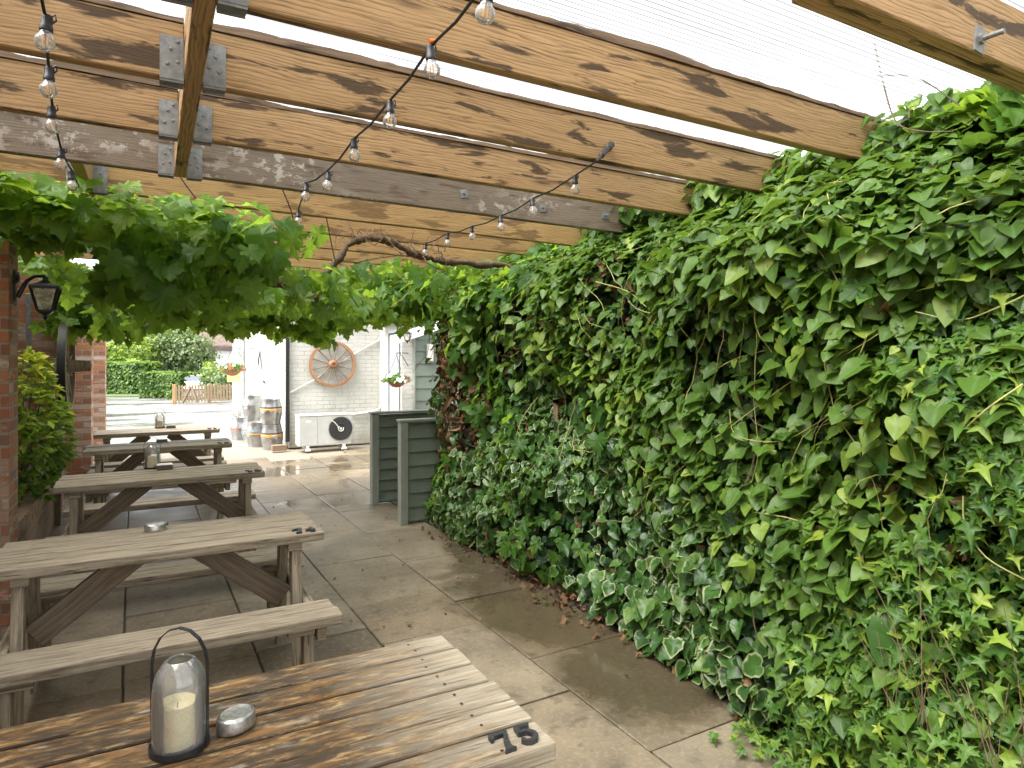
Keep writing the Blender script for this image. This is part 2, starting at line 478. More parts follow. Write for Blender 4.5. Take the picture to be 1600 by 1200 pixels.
# paving: per slab tint, stains, rain-wet patches and shallow puddles by the planting
t = NT('concrete_paving')
p = t.pos()
tint = t.attr('tint')
n1 = t.noise(p, 2.2, 6, .62)
n2 = t.noise(p, 38, 5, .7)
n3 = t.noise(p, 9, 5, .65)
col = t.ramp(tint, [(0, (.155, .118, .070)), (.3, (.285, .23, .150)), (.55, (.205, .142, .078)), (.8, (.335, .28, .195)), (1, (.185, .152, .10))])
col = t.mix(t.math('MULTIPLY', t.ramp(n1, [(.38, 0), (.62, 1)]), .60), col, (.11, .088, .058))
col = t.mix(t.math('MULTIPLY', t.ramp(n2, [(.50, 0), (.78, 1)]), .5), col, (.42, .37, .29))
col = t.mix(t.math('MULTIPLY', t.ramp(n3, [(.55, 0), (.64, 1)]), .5), col, (.085, .068, .046))
sp = t.n('ShaderNodeSeparateXYZ', Vector=p)
def blob(cx, cy, rx, ry):
    a = t.math('DIVIDE', t.math('SUBTRACT', sp.outputs[0], cx), rx)
    b = t.math('DIVIDE', t.math('SUBTRACT', sp.outputs[1], cy), ry)
    return t.math('SUBTRACT', 1.0, t.math('SQRT', t.math('ADD', t.math('MULTIPLY', a, a), t.math('MULTIPLY', b, b))), clamp=True)
wet = blob(2.3, 3.8, .75, 1.5)
for bl in ((2.2, 2.75, .56, .66), (2.5, 5.0, .5, 1.2), (2.7, 8.5, .9, .7), (1.9, 7.6, 1.0, .5), (1.6, 9.9, 1.5, .6), (-.1, 2.75, .55, .45), (3.0, 10.6, 1.4, .5)):  # damp patch between the nearest tables doubles as painted shade beneath them
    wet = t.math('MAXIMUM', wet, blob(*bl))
wn = t.noise(t.map(p, (1, 1, 1)), 3.4, 6, .62, .3)
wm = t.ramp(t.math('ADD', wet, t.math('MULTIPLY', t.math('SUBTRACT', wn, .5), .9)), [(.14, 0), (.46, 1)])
far = t.ramp(t.math('MULTIPLY', sp.outputs[1], .1), [(.5, 0), (1.0, 1)])
wm2 = t.math('MULTIPLY', t.ramp(t.noise(p, 1.3, 5, .6), [(.42, 0), (.58, 1)]), far)
wall_ = t.math('MAXIMUM', wm, t.math('MULTIPLY', wm2, .6))
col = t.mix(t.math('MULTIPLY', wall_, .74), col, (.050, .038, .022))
far_dim = t.math('MULTIPLY', t.ramp(t.math('ADD', t.math('MULTIPLY', sp.outputs[1], .1), t.math('MULTIPLY', n1, .25)), [(.56, 0), (.85, 1)]), .55)  # far slabs: wet tone, painted darker to offset the strong light there
col = t.mix(far_dim, col, (.085, .062, .036))
t.base(col, t.math('SUBTRACT', .72, t.math('ADD', t.math('MULTIPLY', far_dim, .3), t.math('MULTIPLY', wall_, .63)), clamp=True), spec=.5)
hh = t.math('MULTIPLY', t.math('ADD', n2, t.math('MULTIPLY', n3, .6)), t.math('SUBTRACT', 1.0, t.math('MULTIPLY', wall_, .9)))
t.bump(hh, .35, .006)
MAT['paving'] = t.m

t = NT('joint_soil')
n = t.noise(t.pos(), 45, 6, .7)
t.base(t.mix(n, (.035, .028, .02), (.15, .12, .08)), .95)
t.bump(n, .8, .02)
MAT['soil'] = t.m

t = NT('wet_tarmac_and_concrete')
p = t.pos()
n1 = t.noise(t.map(p, (.35, .9, 1)), 1.0, 6, .6)
n2 = t.noise(p, 30, 5, .7)
n3 = t.noise(t.map(p, (.25, .8, 1)), .9, 5, .55, .5)
col = t.mix(n2, (.10, .098, .092), (.19, .183, .17))
yy = t.n('ShaderNodeSeparateXYZ', Vector=p).outputs[1]
near = t.ramp(t.math('MULTIPLY', yy, .05), [(.62, 0), (.78, 1)])
col = t.mix(near, t.mix(t.ramp(n2, [(.3, 0), (.7, 1)]), (.13, .105, .075), (.26, .225, .175)), col)
patch = t.ramp(n3, [(.60, 0), (.64, 1)])
col = t.mix(t.math('MULTIPLY', patch, near), col, (.04, .045, .032))
wetm = t.math('MULTIPLY', t.ramp(n1, [(.40, 1), (.58, 0)]), near)
col = t.mix(t.math('MULTIPLY', wetm, .45), col, (.12, .12, .115))
t.base(col, t.math('SUBTRACT', .62, t.math('MULTIPLY', wetm, .53)), spec=.5)
t.bump(t.math('MULTIPLY', n2, t.math('SUBTRACT', 1.0, t.math('MULTIPLY', wetm, .9))), .25, .008)
MAT['yard'] = t.m

t = NT('meadow')
n = t.noise(t.pos(), 3, 6, .7)
t.base(t.mix(n, (.03, .06, .014), (.09, .13, .035)), .9)
MAT['grass'] = t.m

# ------------------------------------------------------------------ leaves
HALF = {
    'heart': [(0, .05), (.15, -.06), (.32, -.02), (.44, .13), (.45, .34), (.36, .57), (.19, .80), (0, 1.0)],
    'broad': [(0, .07), (.15, -.05), (.33, .0), (.47, .18), (.43, .36), (.46, .48), (.33, .64), (.22, .80), (0, 1.0)],
    'star': [(0, .06), (.12, -.06), (.40, -.16), (.19, .12), (.60, .36), (.18, .44), (.10, .72), (0, 1.08)],
    'grape': [(0, .12), (.11, -.07), (.30, -.11), (.35, .02), (.53, .03), (.50, .18), (.37, .27), (.54, .34), (.67, .55), (.50, .57), (.42, .69), (.25, .62), (.29, .79), (.16, .86), (0, 1.07)],
    'oval': [(0, 0), (.13, .17), (.20, .42), (.17, .68), (.08, .88), (0, 1.0)],
    'five': [(0, .1), (.10, -.05), (.45, -.02), (.50, .16), (.26, .24), (.58, .58), (.44, .66), (.20, .52), (.13, .85), (0, 1.05)],
    'curl': [(0, .0), (.22, .05), (.38, .3), (.25, .5), (.30, .75), (0, .95)],
}


def template(kind, ring=True, fold=.22, droop=.18, wave=.05, seed=0):
    rg = np.random.default_rng(seed)
    h = HALF[kind]
    out = h + [(-x, y) for x, y in h[-2:0:-1]]
    o = np.array(out)
    c = np.array([0.0, .34])
    n = len(o)
    layers = [(1.0, o)]
    if ring: layers.append((.55, c + (o - c) * .55))
    v = np.concatenate([l[1] for l in layers] + [c[None]])
    rim = np.concatenate([np.full(n, l[0]) for l in layers] + [np.zeros(1)])
    z = fold * np.abs(v[:, 0]) - droop * v[:, 1] ** 2
    z += wave * rg.standard_normal(len(v)) * rim
    V = np.column_stack([v[:, 0], v[:, 1], z])
    F = []
    ci = len(v) - 1
    inner = n if ring else 0
    for i in range(n):
        j = (i + 1) % n
        if ring: F.append((i, j, n + j)); F.append((i, n + j, n + i))
        F.append((inner + i, inner + j, ci))
    vein = np.minimum(np.abs(v[:, 0]) * 2.2, 1.0)
    return V, np.array(F), rim, vein


class Leaves:
    def __init__(self): self.parts = []

    def add(self, kind, pos, nrm, tip, size, tint, ring=True, fold=.22, droop=.18, wave=.05, nvar=3, sx=1.0):
        pos = np.asarray(pos, float)
        N = len(pos)
        if N == 0: return
        which = RNG.integers(0, nvar, N)
        for k in range(nvar):
            s = which == k
            if not s.any(): continue
            V, F, rim, vein = template(kind, ring, fold * (.5 + .7 * k), droop * (.3 + .9 * k), wave, k + 5)
            z = nrm[s] / np.linalg.norm(nrm[s], axis=1, keepdims=True)
            y = tip[s] - z * (tip[s] * z).sum(1, keepdims=True)
            y /= np.linalg.norm(y, axis=1, keepdims=True) + 1e-9
            x = np.cross(y, z)
            sc = size[s][:, None, None]
            P = pos[s][:, None, :] + sc * (V[None, :, 0:1] * sx * x[:, None] + V[None, :, 1:2] * y[:, None] + V[None, :, 2:3] * z[:, None])
            m = s.sum()
            self.parts.append((P.reshape(-1, 3), (F[None] + (np.arange(m) * len(V))[:, None, None]).reshape(-1, 3),
                               np.tile(rim, m), np.tile(vein, m), np.repeat(tint[s], len(V)), np.repeat(RNG.random(m), len(V))))

    def build(self, name, mat, parent=None):
        off, vs, fs = 0, [], []
        for P in self.parts:
            vs.append(P[0]); fs.append(P[1] + off); off += len(P[0])
        v, f = np.concatenate(vs), np.concatenate(fs)
        me = bpy.data.meshes.new(name)
        me.vertices.add(len(v)); me.vertices.foreach_set('co', v.astype(np.float32).ravel())
        me.loops.add(f.size); me.loops.foreach_set('vertex_index', f.astype(np.int32).ravel())
        me.polygons.add(len(f)); me.polygons.foreach_set('loop_start', np.arange(0, f.size, 3, dtype=np.int32))
        me.polygons.foreach_set('use_smooth', np.ones(len(f), bool))
        for i, nm in ((2, 'rim'), (3, 'vein'), (4, 'tint'), (5, 'tint2')):
            a = me.attributes.new(nm, 'FLOAT', 'POINT')
            a.data.foreach_set('value', np.concatenate([P[i] for P in self.parts]).astype(np.float32))
        me.update(calc_edges=True)
        me.materials.append(mat)
        o = bpy.data.objects.new(name, me)
        COL.objects.link(o)
        o.parent = parent
        return o


def unit(a): return a / (np.linalg.norm(a, axis=1, keepdims=True) + 1e-9)
def rnd3(n, s): return RNG.standard_normal((n, 3)) * s


class Wob:
    """smooth pseudo-noise from a handful of sines"""
    def __init__(self, seed, lo, hi, n=9, dim=2):
        g = np.random.default_rng(seed)
        k = g.standard_normal((n, dim))
        k /= np.linalg.norm(k, axis=1, keepdims=True)
        self.k = k * g.uniform(lo, hi, (n, 1)); self.p = g.uniform(0, 7, n); self.n = n
    def __call__(self, *c):
        s = 0
        for k, p in zip(self.k, self.p):
            s = s + np.sin(sum(a * b for a, b in zip(k, c)) + p)
        return s / math.sqrt(self.n / 2)


# ------------------------------------------------------------------ camera, light, sky
cam = bpy.data.objects.new('camera', bpy.data.cameras.new('camera'))
COL.objects.link(cam)
cam.location = (0, 0, CAM_H)
cam.rotation_euler = (R(90), 0, -YAW)
cam.data.sensor_width = 36
cam.data.lens = FPX / 1600 * 36
cam.data.shift_y = -45 / 1600
cam.data.clip_start = .05
cam.data.clip_end = 3000
SC.camera = cam

w = bpy.data.worlds.new('World')
SC.world = w
w.use_nodes = True
nt = w.node_tree
sky = nt.nodes.new('ShaderNodeTexSky')
sky.sky_type = 'NISHITA'
sky.sun_disc = False
SUN_EL, SUN_AZ = R(58), R(262)
sky.sun_elevation = SUN_EL
sky.sun_rotation = SUN_AZ
sky.air_density = 1.0
sky.dust_density = 4.0
sky.ozone_density = 1.0
hs = nt.nodes.new('ShaderNodeHueSaturation')
hs.inputs['Saturation'].default_value = .22
nt.links.new(sky.outputs[0], hs.inputs['Color'])
bg = nt.nodes['Background']
bg.inputs['Strength'].default_value = .10
nt.links.new(hs.outputs[0], bg.inputs['Color'])

sl = bpy.data.lights.new('sun', 'SUN')
sl.energy = 1.5
sl.angle = R(50)
sl.color = (1, .965, .91)
so = bpy.data.objects.new('sun', sl)
COL.objects.link(so)
sd = Vector((math.sin(SUN_AZ) * math.cos(SUN_EL), math.cos(SUN_AZ) * math.cos(SUN_EL), math.sin(SUN_EL)))
so.rotation_euler = (-sd).to_track_quat('-Z', 'Y').to_euler()
so.location = (0, 0, 20)

SC.view_settings.view_transform = 'Standard'
SC.view_settings.look = 'None'
SC.view_settings.exposure = 2.88
SC.view_settings.gamma = 1.0
SC.cycles.use_denoising = True
SC.cycles.max_bounces = 10
SC.cycles.diffuse_bounces = 5
SC.cycles.glossy_bounces = 4
SC.cycles.transmission_bounces = 8
SC.cycles.transparent_max_bounces = 24
SC.cycles.sample_clamp_indirect = 8.0

# ------------------------------------------------------------------ ground
def ground_z(y):
    a = min(max((y - 34) / 12, 0), 1)
    return -.03 - 1.15 * a * a * (3 - 2 * a)

me = bpy.data.meshes.new('ground')
xs = [-600, -120, -40, -15, -5, 0, 5, 15, 40, 120, 600]
ys = [-60, -10, 0, 6, 10, 14, 18, 22, 26, 30, 34, 36, 38, 40, 42, 44, 46, 52, 80, 200, 900]
me.from_pydata([(x, y, ground_z(y)) for y in ys for x in xs], [],
               [(j * len(xs) + i, j * len(xs) + i + 1, (j + 1) * len(xs) + i + 1, (j + 1) * len(xs) + i) for j in range(len(ys) - 1) for i in range(len(xs) - 1)])
me.polygons.foreach_set('use_smooth', [True] * len(me.polygons))
me.materials.append(MAT['yard'])
g = bpy.data.objects.new('ground', me)
COL.objects.link(g)
tag(g, 'wet tarmac and concrete yard beyond the patio', kind='structure')

b = MB()
b.box((1.5, 4.4, -.036), (8, 12.6, .04))
tag(b.build('patio_bed', MAT['soil']), 'dark soil and grit showing in the paving joints', kind='structure')

# slabs: rows along Y in lanes about 0.64 wide, slightly turned; each slab is chamfered and set a touch out of level
vs, fs, tn = [], [], []
rot = R(1.45)
cr, sr = math.cos(rot), math.sin(rot)
for lane in range(-5, 6):
    x0 = 1.875 + .64 * lane
    y0 = -3.0 + (lane * .37) % .96
    if lane == 0: y0 = -2.72
    while y0 < 10.7:
        L = .96 if random.random() < .8 else .64
        if lane == 0: L = .97
        x1, y1 = x0 + .64, y0 + L
        cx = (x0 + x1) / 2
        lim = 2.42 if cx > 2.1 else 9
        gp = random.uniform(.0035, .0075)
        if cx < 2.8 or y0 > 6.6:
            dz = [random.uniform(-.003, .003) for _ in range(4)]
            ztop = random.uniform(-.002, .002)
            X1 = min(x1, 2.62 if cx > 2 and y0 < 6.6 else 9)
            pts = [(x0 + gp, y0 + gp), (X1 - gp, y0 + gp), (X1 - gp, y1 - gp), (x0 + gp, y1 - gp)]
            mx, my = (x0 + X1) / 2, (y0 + y1) / 2
            base = len(vs)
            for k, (sc_, z) in enumerate(((0, -.02), (0, -.004), (.006, 0))):
                for q, (px, py) in enumerate(pts):
                    ix = px + (sc_ if px < mx else -sc_); iy = py + (sc_ if py < my else -sc_)
                    vs.append((ix * cr - iy * sr, ix * sr + iy * cr, z + (dz[q] + ztop if k else 0)))
            for k in (0, 1):
                for q in range(4):
                    q2 = (q + 1) % 4
                    fs.append((base + k * 4 + q, base + k * 4 + q2, base + k * 4 + 4 + q2, base + k * 4 + 4 + q))
            fs.append(tuple(base + 8 + q for q in range(4)))
            tn += [random.random()] * 12
        y0 = y1
me = bpy.data.meshes.new('patio_paving')
me.from_pydata(vs, [], fs)
a = me.attributes.new('tint', 'FLOAT', 'POINT')
a.data.foreach_set('value', tn)
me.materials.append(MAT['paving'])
o = bpy.data.objects.new('patio_paving', me)
COL.objects.link(o)
tag(o, 'worn concrete slab paving, rain-wet in patches along the ivy', kind='structure')

b = MB()
b.box((3.02, 2.9, -.008), (.9, 8.6, .05))
tag(b.build('soil_bed', MAT['soil']), 'strip of soil under the climbing plants', kind='structure')

# ------------------------------------------------------------------ pergola
def zb(x): return 2.5 + .019 * (3 - x)      # underside of the beams, the roof falls towards the ivy
BH, BW = .185, .048
JX = .112
PERG = empty('pergola', (0, 0, 0), label='timber pergola over the patio with a translucent white sheet roof', cat='pergola')
beams = [(1.865, 'beam'), (2.465, 'beam'), (3.085, 'beam'), (3.745, 'beam_old'), (4.36, 'beam_new'), (4.95, 'beam_new'), (5.60, 'beam_new'), (6.25, 'beam_new'), (6.9, 'beam_new'), (7.5, 'beam')]
nbolt = [(2.10, .55), (2.42, .5), (2.75, .5)]


def hanger(x, y, s, parent):
    """galvanised face plates and stirrup of a joist hanger, s = which side of the joist"""
    b = MB()
    zz = zb(x)
    x0 = x + s * (.028 if y < 4 else .026)
    b.box((x0 + s * .036, y - BW / 2 - .0025, zz + .062), (.070, .003, .150))
    b.box((x0 + s * .036, y, zz - .0035), (.072, BW + .012, .003))
    b.box((x0 + s * .036, y + BW / 2 + .0025, zz + .062), (.070, .003, .150))
    for q in ((.2, .9), (.55, .72), (.2, .45), (.75, .38)):
        b.lathe([(0, .004), (.005, .003), (.0065, 0)], (x0 + s * (.008 + .056 * q[0]), y - BW / 2 - .004, zz - .01 + .145 * q[1]), 8, rot=Matrix.Rotation(R(90), 3, 'X'))
    return b.build('hanger', MAT['galv'], parent)


for i, (y, mt) in enumerate(beams):
    segs = [(-.78, JX - .028), (JX + .028, 3.32)] if y < 3.9 else [(-.78, -.36), (-.30, 3.32)]
    for k, (x0, x1) in enumerate(segs):
        if i == 0 and k == 0: mt2 = 'beam'
        mt2 = {'beam': 'beam', 'beam_old': 'beam_old'}.get(mt, mt)
        b = MB()
        b.bar((x0, y, zb(x0) + BH / 2), (x1, y, zb(x1) + BH / 2), BW, BH)
        o = b.build('beam', MAT[mt2], PERG, bevel=.004)
        if y == 3.745: tag(o, 'greyed beam with bolts along its face')
        c = MB()
        n = max(8, int((x1 - x0) / .035))
        hh, ov_, vs_ = .024, 0.0, []
        for q in range(n + 1):      # ragged dark strip of bark and wet timber on top
            xa = x0 + (x1 - x0) * q / n
            hh = min(.034, max(.016, hh + random.uniform(-.004, .004)))
            ov_ = min(.008, max(-.006, ov_ + random.uniform(-.0025, .0025)))
            zq = zb(xa) + BH + .0012
            for dy_, dz_ in ((-BW / 2 - .003 - ov_, 0), (-BW / 2 - ov_ * .5, hh), (BW / 2, hh), (BW / 2 + .002, 0)):
                vs_.append((xa, y + dy_, zq + dz_))
        fs_, us_ = [], []
        for q in range(n):
            for e in range(4):
                e2 = (e + 1) % 4
                fs_.append((q * 4 + e, q * 4 + e2, q * 4 + 4 + e2, q * 4 + 4 + e))
                xa, xb = x0 + (x1 - x0) * q / n, x0 + (x1 - x0) * (q + 1) / n
                va, vb = y * 7 + e * .03, y * 7 + e * .03 + .03
                us_.append([(xa, va), (xa, vb), (xb, vb), (xb, va)])
        c._add(vs_, fs_, us_)
        c.build('cap_strip', MAT['cap'], o)
        if y < 3.8: hanger(JX, y, -1 if k == 0 else 1, o)
        elif y < 5: hanger(-.33, y, -1 if k == 0 else 1, o)
        if y == 3.745 and k == 1:
            for xb_, fz in ((1.66, .6), (2.22, .5), (2.72, .55)):
                bb = MB()
                bb.box((xb_, y - BW / 2 - .003, zb(xb_) + BH * fz), (.05, .005, .05), Matrix.Rotation(R(random.uniform(-12, 12)), 3, 'Y'))
                bb.tube([(xb_, y - BW / 2 - .004, zb(xb_) + BH * fz), (xb_, y - BW / 2 - .028, zb(xb_) + BH * fz)], .008, 8)
                bb.build('bolt', MAT['galv'], o)
# doubled beam close overhead on the right
o = None
for yy, xs0, m_ in ((1.118, 1.405, 'beam'), (1.070, 1.33, 'beam')):
    b = MB()
    b.bar((xs0, yy, zb(xs0) + BH / 2 + (0 if yy > 1.1 else -.002)), (3.1, yy, zb(3.1) + BH / 2 + (0 if yy > 1.1 else -.002)), .046, BH)
    o = b.build('beam', MAT[m_], PERG, bevel=.004)
bb = MB()
pp = W(1530, 62, Y=1.044)
bb.box(pp, (.045, .006, .075), Matrix.Rotation(R(8), 3, 'Y'))
bb.tube([pp, pp + Vector((0, -.012, 0))], .016, 6)
bb.tube([pp, pp + Vector((.004, -.062, .0))], .0075, 10)
bb.build('bolt', MAT['galv'], o)
# joists along the patio
b = MB()
b.bar((JX, -1.2, zb(JX) + BH / 2 - .002), (JX, 3.768, zb(JX) + BH / 2 - .002), .055, BH + .004)
b.build('joist', MAT['beam'], PERG, bevel=.004)
b = MB()
b.bar((-.33, 3.775, zb(-.33) + BH / 2), (-.33, 7.6, zb(-.33) + BH / 2), .055, BH)
b.build('joist', MAT['beam_new'], PERG, bevel=.004)
b = MB()
b.bar((-.82, -1.2, zb(-.82) + .06), (-.82, 7.6, zb(-.82) + .06), .07, .2)
b.build('wall_plate', MAT['beam'], PERG, bevel=.004)
b = MB()
b.bar((3.02, 1.2, 2.40), (3.02, 7.6, 2.40), .07, .19)
b.build('ledger', MAT['beam'], PERG, bevel=.004)
for yq in (1.25, 4.4, 7.5):
    b = MB()
    b.bar((3.11, yq, 0), (3.11, yq, 2.5), .1, .1)
    b.build('post', MAT['beam'], PERG, bevel=.006)
# twin-wall roof sheet: a thin corrugated skin lying on the capping strips
b = MB()
for (ya, yb_) in ((-2.2, 7.7),):
    vs_ = []
    for x in (-.95, 3.7):
        vs_ += [(x, ya, zb(x) + BH + .036), (x, yb_, zb(x) + BH + .036)]
    b._add(vs_, [(0, 2, 3, 1)], [[(0, 0), (1, 0), (1, 1), (0, 1)]])
b.build('roof_sheet', MAT['poly'], PERG)

# ------------------------------------------------------------------ string lights
def light_string(pts, wire_pts, label, plug=None):
    root = empty('string_lights', wire_pts[0], label=label, cat='string lights', group='festoon bulb strings under the pergola')
    o0 = Vector(wire_pts[0])
    wpts = [Vector(p) - o0 for p in wire_pts]
    b = MB().tube(wpts, .0042, 6)
    b.build('wire', MAT['rubber'], root, smooth=True)
    for i, p in enumerate(pts):
        p = Vector(p) - o0
        a = Matrix.Rotation(random.uniform(-.12, .12), 3, 'X') @ Matrix.Rotation(random.uniform(-.12, .12), 3, 'Y')
        r = .0225
        prof = [(.0001, -r)]
        for q in range(1, 11):
            an = -math.pi / 2 + q * math.pi * .42 * 2 / 11
            prof.append((r * math.cos(an), r * math.sin(an)))
        prof += [(.0125, .0235), (.011, .030)]
        bo = MB().lathe(prof, p, 18, rot=a).build('bulb', MAT['bulbglass'], root, smooth=True)
        s = MB().lathe([(.0001, .066), (.010, .066), (.0125, .058), (.0125, .040), (.0145, .038), (.0145, .028), (.0115, .026), (.0001, .026)], p, 14, rot=a)
        s.tube([p + a @ Vector((0, 0, .06)), p + a @ Vector((.016, 0, .072)), p + a @ Vector((.018, 0, .058)), p + a @ Vector((.009, 0, .048))], .0025, 5)
        s.build('socket', MAT['rubber'], bo, smooth=True)
        f = MB()
        for dx in (-.0035, .0035):
            f.tube([p + a @ Vector((dx, 0, .022)), p + a @ Vector((dx * 1.4, 0, -.008))], .0021, 5)
        f.build('filament', MAT['filament'], bo)
    return root


def string_from(px_list, z, extra_start=None, extra_end=None):
    pts = [W(x, y, z=z) for x, y in px_list]
    wire = []
    for i, p in enumerate(pts):
        wire.append(p + Vector((0, 0, .068)))
        if i < len(pts) - 1:
            m = (p + pts[i + 1]) / 2
            wire.append(m + Vector((0, 0, .068 - .012)))
    if extra_start is not None: wire = [Vector(extra_start)] + wire
    if extra_end is not None: wire = wire + [Vector(extra_end)]
    return pts, wire

ZB_ = 2.405
p1, w1 = string_from([(70, 66), (76, 141), (82, 198), (95, 258), (113, 291)], ZB_, (-.20, .9, 2.53), (-.34, 4.4, 2.49))
light_string(p1, w1, 'string of clear bulbs nearest the brick pillar, running along the patio')
p2, w2 = string_from([(758, 22), (675, 110), (609, 190), (554, 244), (511, 291), (477, 308), (466, 347)], ZB_, (.64, .6, 2.52))
light_string(p2, w2, 'string of clear bulbs crossing the middle beams, with an orange cable tie')
tie = MB().tube([p2[1] + Vector((-.008, 0, .075)), p2[1] + Vector((.012, 0, .080))], .007, 8)
tr_ = [o for o in bpy.data.objects if o.name.startswith('string_lights')][-1]
tie.v = [tuple(Vector(q) - tr_.location) for q in tie.v]
tie.build('cable_tie', MAT['orangetie'], tr_)
p3, w3 = string_from([(899, 297), (833, 330), (783, 355), (738, 370), (699, 380), (664, 395)], ZB_, W(932, 252, z=2.47))
light_string(p3, w3, 'string of clear bulbs ending in a black plug on a beam near the ivy')
st = [o for o in bpy.data.objects if o.name.startswith('string_lights')][-1]
pa = W(932, 252, z=2.47) - st.location
pb = W(955, 226, Y=2.43) - st.location
MB().tube([pa, pa.lerp(pb, .3), pa.lerp(pb, .32), pa.lerp(pb, .75), pa.lerp(pb, .77), pb], [.005, .008, .013, .013, .016, .016], 10).build('plug', MAT['rubber'], st)

# ------------------------------------------------------------------ picnic tables
def stroke(pts, w0):
    """thick outline of a polyline, widths per point"""
    n = len(pts)
    L, Rr = [], []
    for i in range(n):
        a, c = Vector(pts[max(i - 1, 0)]), Vector(pts[min(i + 1, n - 1)])
        t_ = (c - a).normalized()
        nn = Vector((-t_.y, t_.x))
        hw = (w0[i] if hasattr(w0, '__len__') else w0) / 2
        L.append(tuple(Vector(pts[i]) + nn * hw)); Rr.append(tuple(Vector(pts[i]) - nn * hw))
    return L + Rr[::-1]


DIG = {
    '7': [[(.00, .70), (.09, .70), (.15, .83), (.50, .83), (.66, .86), (.66, 1.0), (.12, 1.0), (.02, .97)], [(.655, .97), (.50, .86), (.34, .50), (.24, .16), (.12, .0), (.52, .0), (.44, .10), (.42, .18), (.50, .50), (.655, .86)]],
    '5': [stroke([(.14, .94), (.60, .94), (.64, 1.0)], [.15, .15, .05]), stroke([(.19, .99), (.15, .56)], .14),
          stroke([(.15, .57), (.30, .63), (.46, .58), (.57, .44), (.57, .28), (.47, .12), (.30, .06), (.16, .10), (.09, .20), (.14, .27)], [.10, .13, .15, .17, .17, .16, .14, .13, .15, .12])],
    '4': [stroke([(.47, 1.0), (.47, .0)], .17), stroke([(.44, .96), (.07, .36)], .13), stroke([(.02, .33), (.66, .33)], .14), stroke([(.30, .04), (.64, .04)], .10)],
    '3': [stroke([(.10, .80), (.20, .95), (.40, .97), (.52, .82), (.46, .64), (.28, .55)], .14), stroke([(.28, .53), (.50, .47), (.58, .28), (.46, .09), (.25, .05), (.09, .18)], .15)],
    '2': [stroke([(.08, .72), (.14, .90), (.34, .97), (.52, .86), (.52, .68), (.34, .42), (.10, .10)], .14), stroke([(.08, .06), (.62, .06)], .14)],
    '1': [stroke([(.32, 1.0), (.32, .0)], .17), stroke([(.12, .82), (.32, .95)], .12), stroke([(.12, .05), (.52, .05)], .11)],
}


def picnic_table(x0, x1, yn, yf, planks, top_mat, number, label, frame_mat='table', rz=0.0):
    """x0..x1 length, yn / yf near and far edge of the top; origin at the middle of the floor under it"""
    cx, cy = (x0 + x1) / 2, (yn + yf) / 2
    root = empty('picnic_table', (cx, cy, 0), rz, label=label, cat='picnic table', group='wooden picnic tables down the patio')
    L, Wd = x1 - x0, yf - yn
    b = MB()
    pw = Wd / planks
    for k in range(planks):
        yc = -Wd / 2 + pw * (k + .5)
        b.box((random.uniform(-.006, .006), yc, .725 + random.uniform(-.002, .002)), (L + random.uniform(-.012, .012), pw - (.010 if top_mat == 'table_wet' else .013), .046), jit=.0015)
    b.build('tabletop', MAT[top_mat], root, bevel=.006, seg=2)
    for s in (-1, 1):
        b = MB()
        yb = s * (Wd / 2 + .245)
        for k in (-1, 1):
            b.box((random.uniform(-.01, .01), yb + k * .062, .427), (L + .02, .118, .044), jit=.0015)
        b.build('seat', MAT[frame_mat], root, bevel=.006, seg=2)
    for s in (-1, 1):
        xe = s * (L / 2 - .13)
        m = MB()
        m.box((xe, 0, .681), (.07, Wd - .06, .042))
        m.build('top_batten', MAT[frame_mat], root, bevel=.004)
        m = MB()
        m.bar((xe + s * .055, -Wd / 2 - .33, .375), (xe + s * .055, Wd / 2 + .33, .375), .045, .085)
        m.build('seat_rail', MAT[frame_mat], root, bevel=.004)
        for q in (-1, 1):
            m = MB()
            m.bar((xe + s * .008, q * (Wd / 2 + .02), .0), (xe + s * .008, q * (Wd / 2 - .10), .70), .046, .085, up=(0, 1, 0))
            m.build('leg', MAT[frame_mat], root, bevel=.004)
            m = MB()
            m.bar((xe, q * (Wd / 2 + .27), 0), (xe, q * (Wd / 2 + .27), .403), .046, .085, up=(0, 1, 0))
            m.build('seat_leg', MAT[frame_mat], root, bevel=.004)
            m = MB()
            m.box((xe - s * .04, q * (Wd / 2 + .245), .388), (.12, .2, .03))
            m.build('seat_batten', MAT[frame_mat], root, bevel=.004)
        m = MB()
        m.bar((s * .12, 0, .695), (xe - s * .02, 0, .36), .045, .115)
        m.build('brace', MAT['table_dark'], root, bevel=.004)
    if top_mat == 'table_wet' or number == '74':
        first = None
        for s in (-1, 1):
            for k in range(planks):
                for q in (-.22, .22):
                    p_ = (s * (L / 2 - .13) + random.uniform(-.006, .006), -Wd / 2 + pw * (k + .5 + q), .7497)
                    if first is None:
                        first = MB().lathe([(.0045, 0), (.0001, .0008)], (0, 0, 0), 8).build('screw', MAT['iron'], root)
                        o_ = first
                    else:
                        o_ = first.copy(); COL.objects.link(o_)
                    o_.location = p_
    for i, ch in enumerate(number):
        m = MB()
        sc_ = .074
        for k, poly in enumerate(DIG[ch]):
            M = Matrix.Translation((L / 2 - .137 + .058 * i, -Wd / 2 + .016 + .004 * i, .7485)) @ Matrix.Rotation(R(1 - 4 * i), 4, 'Z') @ Matrix.Scale(sc_, 4)
            m.prism(poly, 0, .14 + .006 * k, M)
        m.build('numeral', MAT['numeral'], root)
    return root


